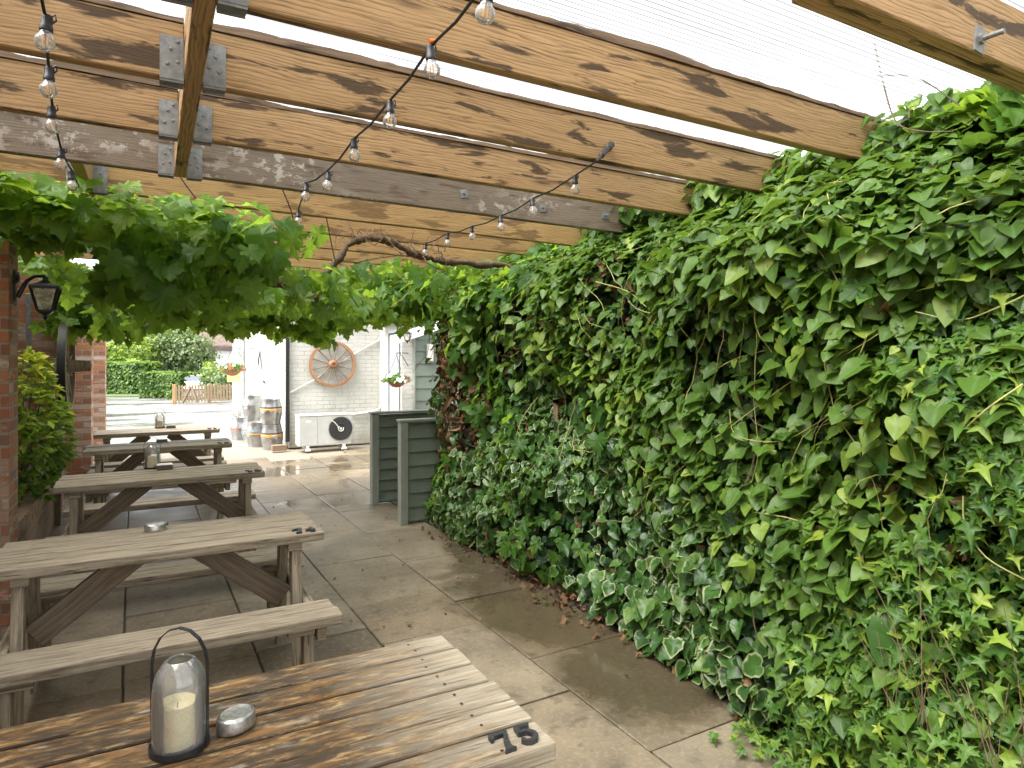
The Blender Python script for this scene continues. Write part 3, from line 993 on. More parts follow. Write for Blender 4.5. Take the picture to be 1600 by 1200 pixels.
T5 = picnic_table(-.62, .825, 1.315, 2.01, 6, 'table_wet', '75', 'nearest picnic table, wet orange-brown top with bleached end and the number 75', 'table_wet')
T4 = picnic_table(-.64, .755, 3.455, 3.99, 5, 'table', '74', 'pale weathered picnic table with the number 74 and an oval tin on it')
T3 = picnic_table(-.62, .755, 5.45, 5.99, 5, 'table', '73', 'picnic table beside the planter with a lantern and a white-lidded box on it')
T2 = picnic_table(-.60, .70, 7.36, 7.90, 5, 'table', '72', 'picnic table with no lantern, in front of the farthest table')
T1 = picnic_table(-.62, .70, 8.85, 9.39, 5, 'table', '71', 'farthest picnic table with a small lantern, nearest the wet yard')


# ------------------------------------------------------------------ table lanterns and tins
def lantern(loc, rz, sc, label):
    root = empty('candle_lantern', loc, rz, label=label, cat='lantern', group='glass candle lanterns on the tables')
    root.scale = (sc, sc, sc)
    r = .058
    MB().lathe([(.0001, .003), (r + .005, .003), (r + .006, .0), (r + .006, .014), (r + .003, .014), (r + .003, .008), (.0001, .008)], n=32).build('base_ring', MAT['iron'], root, smooth=True)
    pts = []
    for i in range(25):
        t_ = i / 24
        if t_ < .33: pts.append((-(r + .007), 0, .002 + t_ / .33 * .185))
        elif t_ > .67: pts.append(((r + .007), 0, .002 + (1 - t_) / .33 * .185))
        else:
            a = math.pi * (1 - (t_ - .33) / .34)
            pts.append(((r + .007) * math.cos(a), 0, .187 + .085 * math.sin(a)))
    b = MB()
    for p_, q_ in zip(pts, pts[1:]):
        b.bar(p_, q_, .011, .0022, up=(q_[2] - p_[2], 0, -(q_[0] - p_[0])))
    b.build('handle', MAT['iron'], root, smooth=False)
    prof = [(r, .009), (r + .001, .05), (r, .11), (r - .0005, .135), (r - .002, .148), (r - .0045, .160), (r - .009, .172), (r - .015, .183), (r - .021, .191), (.033, .197), (.028, .2005), (.026, .198), (.030, .194), (r - .019, .183), (r - .009, .165), (r - .004, .143), (r - .003, .11), (r - .003, .009)]
    MB().lathe(prof, n=36).build('glass_bell', MAT['bellglass'], root, smooth=True)
    c = MB().lathe([(.0001, .009), (.0445, .009), (.0455, .02), (.045, .096), (.0425, .1015), (.038, .100), (.032, .091), (.0001, .088)], (-.007, 0, 0), 32)
    co = c.build('candle', MAT['wax'], root, smooth=True)
    MB().tube([(-.006, 0, .087), (-.004, 0, .100)], .0012, 5).build('wick', MAT['plasticblack'], co)
    return root


lp = W(281, 1170, z=.748)
lantern((lp.x, lp.y + .01, .750), R(-30), 1.0, 'glass lantern with a cream candle and black strap handle, on the nearest table')
lantern((*W(238, 732, z=.748).xy, .750), R(-8), .92, 'glass candle lantern with arched black handle on the table beside the planter')
lantern((*W(250, 669, z=.748).xy, .750), R(-12), .9, 'small glass lantern standing on the farthest table')


def oval_tin(loc, rz, sc, label, lid='tin'):
    root = empty('ashtray_tin', loc, rz, label=label, cat='tin', group='tins on the tables')
    root.scale = (sc, sc, sc)
    MB().lathe([(.0001, 0), (.054, 0), (.056, .004), (.0545, .009), (.054, .030), (.052, .034), (.048, .0355)], n=32, sx=1.0, sy=.80).build('tin_body', MAT['tin'], root, smooth=True)
    MB().lathe([(.0485, .034), (.044, .0375), (.040, .0365), (.020, .035), (.0001, .035)], n=32, sx=1.0, sy=.80).build('lid', MAT['tin'], root, smooth=True)
    MB().box((.058, 0, .022), (.014, .01, .012)).build('hinge', MAT['iron'], root, bevel=.002)
    return root


tp = W(369, 1136, z=.748)
oval_tin((tp.x, tp.y, .7505), R(40), .90, 'worn oval tin next to the lantern on the nearest table')
tp = W(243, 829, z=.748)
oval_tin((tp.x, tp.y, .7505), R(20), .95, 'oval metal tin on the pale table numbered 74')
for (px, py, s, lab, lid) in ((257, 733, (.11, .08, .034), 'small box with a white lid beside the lantern on the planter-side table', 'white_box'),
                              (253, 691, (.10, .06, .022), 'small flat dark tin lying on the table that has no lantern', 'woodbox'),
                              (267, 669, (.10, .07, .026), 'small brown box beside the lantern on the farthest table', 'woodbox')):
    p_ = W(px, py, z=.75)
    r_ = empty('ashtray_box', (p_.x, p_.y, .7505), R(4), label=lab, cat='box', group='small boxes on the far tables')
    MB().box((0, 0, s[2] / 2), s).build('box_body', MAT['woodbox'], r_, bevel=.003)
    MB().box((0, 0, s[2] + .004), (s[0] * 1.02, s[1] * 1.02, .008)).build('lid', MAT[lid], r_, bevel=.003)

# ------------------------------------------------------------------ brick building on the left
BB = empty('brick_building', (-1.7, 5, 0), label='red brick building along the left of the patio', cat='building')
def bchild(mb, name, mat, par, **k):
    o_ = mb.build(name, mat, None, **k)
    o_.parent = par
    o_.matrix_parent_inverse = Matrix.Translation(par.location).inverted()
    return o_
bchild(MB().box((-1.9, 4.0, 1.45), (.3, 16, 2.9), wall=True), 'wall', MAT['brick'], BB)
bchild(MB().box((-1.30, 8.35, 1.42), (.90, .3, 2.84), wall=True), 'wall', MAT['brickpaint'], BB)
for (ya, yb_, m_) in ((4.80, 5.09, 'brick'), (9.80, 10.10, 'brickpaint'), (12.37, 12.68, 'brickpaint')):
    bchild(MB().box((-.87, (ya + yb_) / 2, 1.24), (.24 if ya < 5 else .34, yb_ - ya, 2.48), wall=True), 'pillar', MAT[m_], BB, bevel=.004)
bchild(MB().box((-1.12, 8.19, 1.87), (.045, .006, .8)), 'metal_strap', MAT['galv'], BB)
bchild(MB().box((-1.75, 4.0, 2.96), (1.0, 16.4, .11)), 'roof', MAT['slate'], BB)

PB = empty('brick_planter', (-1.05, 6.7, 0), label='low brick planter with a soldier course on top, beside the third table', cat='planter')
bchild(MB().box((-.92, 6.75, .20), (.12, 3.1, .40), wall=True).box((-1.25, 5.25, .20), (.54, .12, .40), wall=True), 'wall', MAT['planterbrick'], PB)
cp = MB()
for k in range(41):
    yk = 5.22 + k * .075
    cp.box((-.925, yk, .46), (.215, .066, .105), jit=.002)
bchild(cp, 'coping', MAT['planterbrick'], PB, bevel=.003)
bchild(MB().box((-1.35, 6.75, .20), (.72, 2.9, .40)), 'soil', MAT['soil'], PB)

tpst = MB().bar((-.84, 7.80, 0), (-.84, 7.80, 1.62), .07, .07)
tag(tpst.build('timber_post', MAT['beam_old'], bevel=.005), 'dark timber post carrying the cart wheel by the shrub', 'post')


def cart_wheel(name, c, rad, axis, mats, hub_len, label, n=12, rim_w=.055, rim_d=.07):
    """axis: unit vector of the axle"""
    root = empty(name, c, label=label, cat='cart wheel')
    ax = Vector(axis)
    rot = ax.to_track_quat('Z', 'Y').to_matrix()
    ri = rad - rim_w
    MB().lathe([(ri, -rim_d / 2), (rad - .006, -rim_d / 2), (rad - .006, rim_d / 2), (ri, rim_d / 2), (ri, -rim_d / 2)], n=48, rot=rot).build('felloe', mats[0], root, smooth=True)
    MB().lathe([(rad - .005, -rim_d / 2 + .004), (rad, -rim_d / 2 + .004), (rad, rim_d / 2 - .004), (rad - .005, rim_d / 2 - .004)], n=48, rot=rot).build('tyre', mats[2], root, smooth=True)
    b = MB()
    for k in range(n):
        a = 2 * math.pi * (k + .5) / n
        d_ = rot @ Vector((math.cos(a), math.sin(a), 0))
        b.tube([d_ * .05, d_ * (rad * .5), d_ * (ri + .01)], [.016, .012, .014], 8)
    b.build('spokes', mats[1], root, smooth=True)
    h = MB().lathe([(.0001, -.05), (.055, -.05), (.075, -.02), (.075, .03), (.058, .05), (.052, hub_len), (.030, hub_len + .004), (.028, hub_len - .02), (.0001, hub_len - .02)], n=24, rot=rot).build('hub', mats[0], root, smooth=True)
    return root


cart_wheel('cart_wheel', (-.755, 7.72, 1.545), .455, (1, 0, 0), (MAT['wheelgrey'], MAT['wheelgrey'], MAT['iron']), .20, 'grey wooden cart wheel seen edge-on beside the brick pillar')
wc = W(520, 569, Y=12.22)
cart_wheel('cart_wheel', wc, .42, (0, -1, 0), (MAT['wheelwood'], MAT['table_dark'], MAT['wheelwood']), .07, 'red-brown cart wheel hung flat on the white wall', rim_w=.05, rim_d=.06)


def wall_lamp(loc, d, sc, label, arm=.17):
    """carriage lamp hanging from a curved bracket; d = direction the arm points"""
    root = empty('wall_lantern', loc, label=label, cat='wall lamp', group='black carriage lamps')
    root.scale = (sc, sc, sc)
    root.rotation_euler = (0, 0, math.atan2(d[1], d[0]))
    b = MB().lathe([(.0001, 0), (.05, 0), (.05, .012), (.03, .03), (.0001, .03)], (.0, 0, .0), 16, rot=Matrix.Rotation(R(90), 3, 'Y'))
    b.box((.006, 0, -.06), (.012, .05, .19))
    b.tube([(.02, 0, -.13), (.045, 0, -.07), (.07, 0, -.02), (.11, 0, .012), (arm - .01, 0, .016), (arm, 0, .01)], [.016, .014, .012, .011, .010, .010], 8)
    b.build('bracket', MAT['iron'], root, smooth=True)
    rr = Matrix.Rotation(R(45), 3, 'Z')
    MB().lathe([(.0001, .012), (.02, .010), (.022, -.012), (.055, -.03), (.118, -.052), (.118, -.060), (.0001, -.060)], (arm, 0, 0), 4, rot=rr).build('hood', MAT['iron'], root)
    f = MB()
    for k in range(4):
        a = R(45 + 90 * k)
        f.bar((arm + .106 * math.cos(a), .106 * math.sin(a), -.062), (arm + .056 * math.cos(a), .056 * math.sin(a), -.212), .012, .012)
        a2 = R(135 + 90 * k)
        f.bar((arm + .106 * math.cos(a), .106 * math.sin(a), -.064), (arm + .106 * math.cos(a2), .106 * math.sin(a2), -.064), .012, .012)
    f.lathe([(.0001, -.206), (.062, -.206), (.062, -.216), (.040, -.232), (.016, -.240), (.012, -.252), (.018, -.262), (.006, -.275), (.0001, -.276)], (arm, 0, 0), 4, rot=rr)
    f.build('frame', MAT['iron'], root)
    MB().lathe([(.098, -.068), (.052, -.204)], (arm, 0, 0), 4, rot=rr).build('panes', MAT['pane'], root)
    return root


wall_lamp((-.75, 4.95, 2.12), (1, 0, 0), .93, 'black carriage lamp with pale panes on the nearest brick pillar')
wall_lamp((-.70, 12.5, 2.16), (1, 0, 0), .95, 'black carriage lamp half hidden by leaves on the farthest brick pillar')

# ------------------------------------------------------------------ white building
WB = empty('white_building', (4, 16, 0), label='white painted brick building behind the patio', cat='building')
b = MB()
b.box((2.93, 12.45, 1.6), (1.66, .3, 3.2), wall=True)       # wall with the wheel
b.box((2.25, 16.6, 1.6), (.3, 8.0, 3.2), wall=True)         # side facing the yard
b.box((3.90, 11.66, 1.6), (.3, 1.28, 3.2), wall=True)       # return beside the outbuilding
b.box((2.12, 19.9, 1.6), (.34, 1.5, 3.2), wall=True)
bchild(b, 'wall', MAT['whitebrick'], WB)
bchild(MB().box((4.2, 16.6, 3.3), (4.6, 9.0, .16)), 'roof', MAT['slate'], WB)
bchild(MB().tube([(2.065, 12.26, .12), (2.065, 12.26, 3.1)], .036, 12), 'drainpipe', MAT['plasticblack'], WB, smooth=True)
bchild(MB().tube([(2.07, 18.9, .02), (2.07, 18.9, 3.1)], .05, 12), 'drainpipe', MAT['palegrey'], WB, smooth=True)
bchild(MB().tube([W(447, 617, Y=12.27), W(492, 593, Y=12.27), W(555, 552, Y=12.27), W(600, 527, Y=12.27)], .012, 8)
       .tube([W(453, 545, Y=12.27), W(452, 600, Y=12.27), W(454, 645, Y=12.27)], .007, 6), 'cable', MAT['cream'], WB, smooth=True)
# trunking from the heat pump
pp = [W(548, 648, Y=12.24), W(583, 643, Y=12.24), W(592, 640, Y=12.24), W(596, 632, Y=12.24), W(597, 535, Y=12.24)]
bchild(MB().tube(pp[:2], .03, 10).tube(pp[1:4], .03, 10).tube(pp[3:], .028, 10), 'trunking', MAT['cream'], WB, smooth=True)
# narrow grey door in the return wall, part of it
dr = MB().box((3.742, 11.36, 1.02), (.03, .52, 2.0))
for k in range(6): dr.box((3.724, 11.12 + k * .083, 1.0), (.008, .074, 1.9))
d_ = bchild(dr, 'door', MAT['greydoor'], WB)
bchild(MB().box((3.72, 11.66, 1.05), (.05, .07, 2.1)).box((3.72, 11.36, 2.075), (.05, .6, .07)), 'door_frame', MAT['greydoor'], WB, bevel=.004)

OB = empty('clad_outbuilding', (4.5, 11, 0), label='sage green clad outbuilding next to the white wall', cat='outbuilding')
bchild(MB().box((3.84, 11.0, 1.1), (.20, .04, 2.2), wall=True), 'quoin', MAT['whitebrick'], OB)
cl = MB()
for k in range(10):
    z0 = .0 + k * .215
    cl.prism([(0, 0), (.034, 0), (.014, .212), (0, .212)], 0, .545, Matrix.Translation((3.965, 10.99, z0)) @ Matrix(((0, 0, 1, 0), (-1, 0, 0, 0), (0, 1, 0, 0), (0, 0, 0, 1))))
bchild(cl, 'cladding', MAT['cladwall'], OB)
bchild(MB().box((3.955, 10.965, 1.08), (.03, .05, 2.16)).box((4.53, 10.955, 1.08), (.045, .07, 2.16)), 'corner_trim', MAT['clad_l'], OB, bevel=.003)
bd = MB()
for k in range(14): bd.box((4.60 + k * .094, 10.985, 1.1), (.086, .03, 2.2))
bchild(bd, 'board_door', MAT['palegrey'], OB, bevel=.003)
bchild(MB().bar(W(612, 533, Y=10.86), W(760, 482, Y=10.86), .035, .16), 'barge_board', MAT['plaster'], OB, bevel=.004)
bchild(MB().prism([(3.72, 2.1), (6.0, 2.1), (6.0, 2.98), (5.6, 2.98), (3.72, 2.2)], 0, .05, Matrix(((1, 0, 0, 0), (0, 0, 1, 10.99), (0, 1, 0, 0), (0, 0, 0, 1)))), 'gable', MAT['cladwall'], OB)
bchild(MB().bar((3.5, 11.4, 2.30), (5.6, 11.4, 3.08), 1.1, .05, up=(0, 0, 1)), 'roof', MAT['slate'], OB)

bk = W(672, 552, Y=10.93)
r_ = empty('bulkhead_light', bk, label='pale oblong bulkhead light fixed to the green cladding', cat='wall light')
MB().box((0, .0, 0), (.13, .05, .34)).build('housing', MAT['palegrey'], r_, bevel=.02, seg=3)
lens = MB().box((-.012, -.05, .01), (.085, .06, .29))
for k in range(7): lens.box((-.012, -.083, -.12 + k * .042), (.083, .008, .018))
lens.build('lens', MAT['cream'], r_, bevel=.01, seg=2)

# third lamp on a bracket at the outbuilding corner
lmp = wall_lamp((3.86, 10.93, 2.07), (-.55, -.85, 0), .8, 'black carriage lamp at the corner of the green outbuilding', .2)

# heat pump
ac = empty('heat_pump', (2.605, 11.86, 0), label='cream air-conditioning unit with a black fan, standing by the white wall', cat='air conditioner')
MB().box((0, 0, .345), (.89, .32, .51)).build('casing', MAT['cream'], ac, bevel=.008, seg=2)
MB().box((0, 0, .612), (.91, .345, .022)).build('lid', MAT['cream'], ac, bevel=.006)
p_ = MB().box((-.29, -.1635, .345), (.30, .008, .49)).box((-.03, -.1635, .345), (.205, .008, .49))
p_.build('front_panel', MAT['acpanel'], ac, bevel=.002)
MB().box((.265, -.163, .355), (.355, .006, .475)).build('fan_panel', MAT['acpanel'], ac, bevel=.002)
fr_ = Matrix.Rotation(R(90), 3, 'X')
MB().lathe([(.0001, 0), (.205, 0), (.205, .004), (.0001, .004)], (.262, -.167, .365), 40, rot=fr_).build('fan_opening', MAT['plasticblack'], ac)
gr = MB()
for rr_ in (.215, .19, .165, .14, .115, .09): gr.lathe([(rr_ - .0018, .010), (rr_ + .0018, .010), (rr_ + .0018, .014), (rr_ - .0018, .014), (rr_ - .0018, .010)], (.262, -.167, .365), 40, rot=fr_)
gr.build('fan_guard', MAT['guard'], ac)
fn = MB()
for k in range(3):
    a = R(35 + 120 * k)
    c_ = Vector((.262 + .11 * math.cos(a), -.174, .365 + .11 * math.sin(a)))
    fn.box(c_, (.13, .004, .09), Matrix.Rotation(-a, 3, 'Y'))
fn.build('fan_blades', MAT['plasticblack'], ac)
hb = MB().lathe([(.0001, .022), (.020, .022), (.022, .014)], (.262, -.167, .365), 20, rot=fr_)
hb.tube([(.225, -.186, .36), (.20, -.186, .42), (.155, -.186, .475), (.10, -.183, .515)], .008, 6)
hb.tube([(.262 + .045 * math.cos(R(a)), -.186, .365 + .045 * math.sin(R(a))) for a in range(120, 420, 30)], .008, 6)
hb.build('fan_motor', MAT['cream'], ac, smooth=True)
MB().box((-.29, -.1685, .515), (.075, .002, .035)).build('badge', MAT['white_box'], ac)
ft = MB()
for s in (-.3, .32): ft.box((s, 0, .045), (.05, .36, .09)).box((s, -.17, .02), (.09, .05, .035))
ft.build('feet', MAT['cream'], ac, bevel=.004)
tag(MB().box((0, 0, 0), (.25, .12, .10)).build('timber_block', MAT['pole'], bevel=.006), 'short timber block on the ground by the drainpipe', 'block')
bpy.data.objects['timber_block'].location = (*W(436, 704, z=0.0).xy, .05)
bpy.data.objects['timber_block'].rotation_euler = (0, 0, R(4))

# kegs
def keg(loc, rz, bands, label):
    root = empty('beer_cask', loc, rz, label=label, cat='cask', group='steel casks by the white wall')
    prof = [(.0001, .012), (.135, .012), (.150, .0), (.158, .0), (.162, .03), (.158, .05), (.172, .10), (.182, .16), (.190, .19), (.190, .21), (.186, .225), (.190, .24), (.190, .26), (.182, .29), (.172, .35), (.158, .40), (.162, .42), (.158, .45), (.150, .45), (.140, .425), (.0001, .42)]
    MB().lathe(prof, n=32).build('shell', MAT['steel'], root, smooth=True)
    for z0, z1, m_ in bands:
        MB().lathe([(.1905 - abs((z0 - .225)) * .065, z0), (.1915 - abs((z0 - .225)) * .06, z0 + .004), (.1915 - abs((z1 - .225)) * .06, z1 - .004), (.1905 - abs((z1 - .225)) * .065, z1)], n=32).build('band', MAT[m_], root, smooth=True)
    MB().lathe([(.0001, .012), (.03, .012), (.034, 0)], (-.02, -.188, .235), 14, rot=Matrix.Rotation(R(90), 3, 'X')).build('bung', MAT['steel'], root)
    return root


B1 = [(.235, .275, 'yellow'), (.285, .31, 'darkband')]
B2 = [(.20, .24, 'redband')]
B3 = [(.15, .21, 'blueband')]
keg((1.84, 12.50, -.03), R(10), B1, 'front lower steel cask with an amber band, right by the drainpipe')
keg((1.83, 12.52, .425), R(-20), B1, 'front upper steel cask with an amber band, on top of its stack')
keg((1.66, 13.05, -.03), R(60), [(.23, .26, 'yellow'), (.27, .31, 'blueband')], 'single steel cask between the two stacks')
keg((1.66, 13.80, -.03), R(30), B3, 'lower steel cask of the rear stack with a blue-grey band')
keg((1.67, 13.80, .425), R(80), [], 'plain upper steel cask on the rear stack')
keg((1.50, 14.25, -.03), R(0), B2, 'rearmost steel cask with a dull red band standing alone')

tag(MB().prism([(0, 0), (1.3, 0), (1.2, .12), (.2, .05)], 0, 1.0, Matrix.Translation((1.05, 16.4, -.03)) @ Matrix(((1, 0, 0, 0), (0, 0, 1, 0), (0, 1, 0, 0), (0, 0, 0, 1)))).build('kerb_ramp', MAT['pale_stone']), 'pale concrete ramp against the white wall', kind='structure')

# iron ornaments on the bright side wall
def mv(o_, loc): o_.location = loc; return o_
ib = W(408, 548, X=2.07)
orn = MB()
for s in (-1, 1):
    orn.tube([(-.02, 0, 0), (-.03, s * .10, -.10), (-.03, s * .22, -.25), (-.03, s * .30, -.42)], [.012, .014, .016, .008], 6)
    orn.tube([(-.03, s * .05, -.10), (-.03, s * .13, -.16), (-.03, s * .16, -.30)], [.008, .010, .006], 6)
orn.tube([(-.02, 0, .06), (-.25, 0, .05), (-.28, 0, -.02)], .01, 6)
tag(mv(orn.build('iron_bracket', MAT['iron'], smooth=True), ib), 'empty black scroll bracket on the bright white side wall', 'bracket')
ib2 = W(413, 598, X=2.09)
tag(mv(MB().box((0, 0, 0), (.02, .26, .03)).box((-.01, .02, .03), (.02, .10, .05)).build('wall_hook', MAT['iron'], bevel=.006), ib2), 'small black iron hook on the white side wall, above the casks', 'hook')


# hanging baskets
def basket(c, rad, petals, label, top, wall_pt):
    root = empty('hanging_basket', c, label=label, cat='hanging basket', group='hanging flower baskets')
    MB().lathe([(.0001, -rad * .75), (rad * .45, -rad * .66), (rad * .8, -rad * .35), (rad, 0), (rad * .95, .02), (.0001, .03)], n=20).build('bowl', MAT['terracotta'], root, smooth=True)
    n = 420
    u_ = unit(rnd3(n, 1)); u_[:, 2] = np.abs(u_[:, 2]) * .8 - .1
    pos = u_ * np.array([rad * 1.35, rad * 1.35, rad * .85]) * RNG.uniform(.5, 1, (n, 1))
    L = Leaves(); L.add('oval', pos, u_ + rnd3(n, .5), u_ + np.array([0, 0, -.3]) + rnd3(n, .5), RNG.uniform(.04, .07, n), RNG.random(n), ring=False, sx=1.5)
    L.build('foliage', MAT['flowerleaf'], root)
    for mname, m in petals:
        u_ = unit(rnd3(m, 1)); u_[:, 2] = np.abs(u_[:, 2]) * .9 - .15
        if mname == 'petalpink': u_[:, 0] = np.abs(u_[:, 0])
        pos = u_ * np.array([rad * 1.42, rad * 1.42, rad * .92])
        for q in range(m):      # five-petalled blossoms, one by one
            L = Leaves()
            ax_ = Vector(u_[q]); e1 = ax_.orthogonal().normalized(); e2 = ax_.cross(e1)
            for k in range(5):
                a_ = 2 * math.pi * k / 5
                tip_ = np.array([tuple(e1 * math.cos(a_) + e2 * math.sin(a_))])
                L.add('broad', pos[q:q + 1], u_[q:q + 1] + rnd3(1, .1), tip_, np.full(1, .036), RNG.random(1), ring=False, nvar=1)
            L.build('flower', MAT[mname], root)
    ch = MB()
    for k in range(3):
        a = R(30 + 120 * k)
        ch.tube([(rad * math.cos(a), rad * math.sin(a), .02), (0, 0, top)], .004, 5)
    wp = Vector(wall_pt) - Vector(c)
    ch.tube([(0, 0, top), (0, 0, top + .03), wp], .008, 6)
    ch.tube([wp + Vector((0, 0, -.22)), (wp * .35 + Vector((0, 0, top * .65)))], .007, 6)
    ch.build('chain', MAT['iron'], root)
    return root


bc = W(620, 594, Y=10.62)
basket(bc, .165, [('petalwhite', 34), ('petalpink', 12)], 'hanging basket of white and pink flowers by the green outbuilding', .42, (3.85, 10.97, bc.z + .45))
bc = W(363, 577, d=15.8)
basket(bc, .22, [('petalred', 26), ('petalwhite', 8)], 'hanging basket of red flowers near the bright white corner', .5, (2.04, bc.y + 2.0, bc.z + .5))
sg = W(365, 590, d=17.0)
r_ = empty('notice_board', sg, label='small yellow notice below the red flower basket', cat='sign')
MB().box((0, 0, 0), (.30, .02, .22)).build('panel', MAT['signyellow'], r_, bevel=.003)
MB().bar((0, .015, -.9), (0, .015, -.1), .03, .03).build('stake', MAT['greydoor'], r_)


# ------------------------------------------------------------------ low screen panels
def screen(x0, x1, yf, top, boards, label):
    root = empty('screen_panel', (x0, yf, 0), label=label, cat='screen', group='sage green boarded screens')
    L = x1 - x0
    MB().box((.045, .05, top / 2), (.075, .10, top)).build('post', MAT['clad_l'], root, bevel=.004)
    b = MB()
    h = (top - .06) / boards
    for k in range(boards):
        z0 = .03 + k * h
        b.prism([(0, 0), (.03, 0), (.012, h - .004), (0, h - .004)], 0, L - .08, Matrix.Translation((.083, .055, z0)) @ Matrix(((0, 0, 1, 0), (-1, 0, 0, 0), (0, 1, 0, 0), (0, 0, 0, 1))))
    b.build('boards', MAT['clad'], root, bevel=.002)
    MB().box((L / 2 + .01, .05, top + .012), (L + .03, .115, .024)).build('cap_rail', MAT['clad_l'], root, bevel=.004)
    MB().box((L / 2 + .05, .075, top / 2), (L - .08, .03, top - .02)).build('backing', MAT['clad'], root)
    return root


screen(2.09, 3.1, 7.15, 1.0, 8, 'farther sage green boarded screen, partly behind the other')
screen(2.085, 3.1, 6.17, 1.0, 7, 'nearer sage green boarded screen touching the ivy')

# ------------------------------------------------------------------ climbing plants on the right
big = Wob(3, .9, 2.2)
med = Wob(4, 3, 6)
sml = Wob(5, 9, 16)


def ivy_x(y, z):
    """front of the leaf mass: bulges, hollows, a foot that creeps on to the paving"""
    x = 2.50 + .052 * big(y, z) + .038 * med(y, z) + .02 * sml(y, z)
    x = x + .10 * np.exp(-((z - .55) / .35) ** 2) * 0 - .06 * np.exp(-((z - .25) / .25) ** 2)
    x = x + .10 * np.clip((.10 - z) / .1, 0, 1)
    x = x + .30 * np.exp(-((y - 4.15) / .32) ** 2 - ((z - 1.30) / .30) ** 2)          # dark hollow
    x = x + .12 * np.exp(-((y - 5.5) / .35) ** 2 - ((z - 1.1) / .6) ** 2)             # dead patch sits back
    x = x - .10 * np.exp(-((y - 2.2) / .6) ** 2 - ((z - 2.2) / .5) ** 2)
    x = x - .16 * np.exp(-((y - 1.2) / .5) ** 2 - ((z - .35) / .35) ** 2)             # bank of star ivy by the camera
    x = x + .50 * np.clip((z - 2.12) / .40, 0, 1) ** 1.3
    x = x - .14 * np.exp(-((y - 5.6) / .5) ** 2 - ((z - 2.2) / .35) ** 2)
    return x


def ivy_top(y): return 2.66 + .05 * np.sin(2.3 * y + .6) + .06 * np.exp(-((y - 1.35) / .4) ** 2) + .05 * np.exp(-((y - 2.25) / .25) ** 2)


def ivy_normal(y, z):
    e = .03
    dy = (ivy_x(y + e, z) - ivy_x(y - e, z)) / (2 * e)
    dz = (ivy_x(y, z + e) - ivy_x(y, z - e)) / (2 * e)
    return unit(np.column_stack([-np.ones_like(y), dy, dz]))


Y0, Y1 = .35, 6.55


def scatter(n, dens, depth=(-.05, .10), y0=Y0, y1=Y1, z0=.02, z1=2.75, up=.55, spread=.55, down=.9, edge=True, out=.25, side=.5):
    """points on the leaf mass where dens(y, z) allows, with leaf normals and tip directions"""
    y = RNG.uniform(y0, y1, n); z = RNG.uniform(z0, z1, n)
    k = RNG.random(n) < np.clip(dens(y, z), 0, 1)
    k &= z < ivy_top(y) + RNG.uniform(-.06, .10, n)
    if edge: k &= y < 6.25 + .12 * np.sin(5 * z) + .10 * np.sin(11 * z + 1) + np.where(z < .75, .05, 0) + np.where(z > 1.9, .3, 0) + RNG.uniform(-.15, .12, n)
    y, z = y[k], z[k]
    m = len(y)
    x = ivy_x(y, z) + RNG.uniform(*depth, m)
    nr = ivy_normal(y, z)
    # the end of the mass turns round towards the far side
    end = np.clip((y - 5.95) / .4, 0, 1)
    nr[:, 1] += end * .9
    x = x + end * RNG.uniform(0, .35, m)
    nr = unit(nr + np.array([0, 0, up]) + rnd3(m, spread))
    tip = np.column_stack([RNG.normal(-out, .3, m), RNG.normal(0, side, m), np.full(m, -down)])
    return np.column_stack([x, y, z]), nr, tip


def clump(seed, lo=.0, sharp=2.0, f=(2.5, 6)):
    wv = Wob(seed, *f)
    return lambda y, z: np.clip(.5 + sharp * .5 * (wv(y, z) - lo), 0, 1)


def sstep(a, b, x):
    t_ = np.clip((x - a) / (b - a), 0, 1)
    return t_ * t_ * (3 - 2 * t_)


def stem_tubes(curves, name, mat, parent):
    b = MB()
    for pts, r in curves: b.tube(pts, r, 5, cap=False)
    o_ = b.build(name, mat, parent, smooth=True)
    return o_


def ivy_stems(n, y0, y1, seed, r=(.0025, .005), off=-.05):
    rg = random.Random(seed)
    out = []
    for _ in range(n):
        y, z = rg.uniform(y0, y1), rg.uniform(.9, 2.4)
        a = rg.uniform(0, 2 * math.pi)
        pts = []
        for q in range(rg.randint(7, 14)):
            pts.append((float(ivy_x(np.array([y]), np.array([z]))[0]) + off - .03 * math.sin(q * .5), y, z))
            a += rg.uniform(-.45, .45)
            y += .07 * math.cos(a); z = max(.1, min(2.6, z + .07 * math.sin(a) - .01))
        rr = rg.uniform(*r)
        out.append((pts, [rr * (1 - .6 * q / len(pts)) for q in range(len(pts))]))
    return out


# woody mass behind the leaves (old stems, soil, the dead inside of the ivy)
IV = empty('variegated_ivy', (2.7, 4.0, 0), label='broad-leaved ivy with cream leaf margins, low on the green wall beside the paving', cat='ivy')
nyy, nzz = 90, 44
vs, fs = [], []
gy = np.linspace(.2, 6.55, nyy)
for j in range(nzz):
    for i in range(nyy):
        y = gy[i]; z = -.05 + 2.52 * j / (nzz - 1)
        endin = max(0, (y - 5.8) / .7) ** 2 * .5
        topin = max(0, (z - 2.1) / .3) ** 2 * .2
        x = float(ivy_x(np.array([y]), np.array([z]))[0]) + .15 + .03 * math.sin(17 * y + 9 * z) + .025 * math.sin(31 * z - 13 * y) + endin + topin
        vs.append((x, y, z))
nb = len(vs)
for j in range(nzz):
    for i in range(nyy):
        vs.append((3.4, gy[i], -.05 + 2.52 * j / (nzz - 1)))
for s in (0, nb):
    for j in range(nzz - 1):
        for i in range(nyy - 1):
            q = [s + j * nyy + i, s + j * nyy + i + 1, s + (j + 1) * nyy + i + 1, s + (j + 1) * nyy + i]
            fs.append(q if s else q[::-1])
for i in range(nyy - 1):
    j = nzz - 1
    fs.append((j * nyy + i, j * nyy + i + 1, nb + j * nyy + i + 1, nb + j * nyy + i))
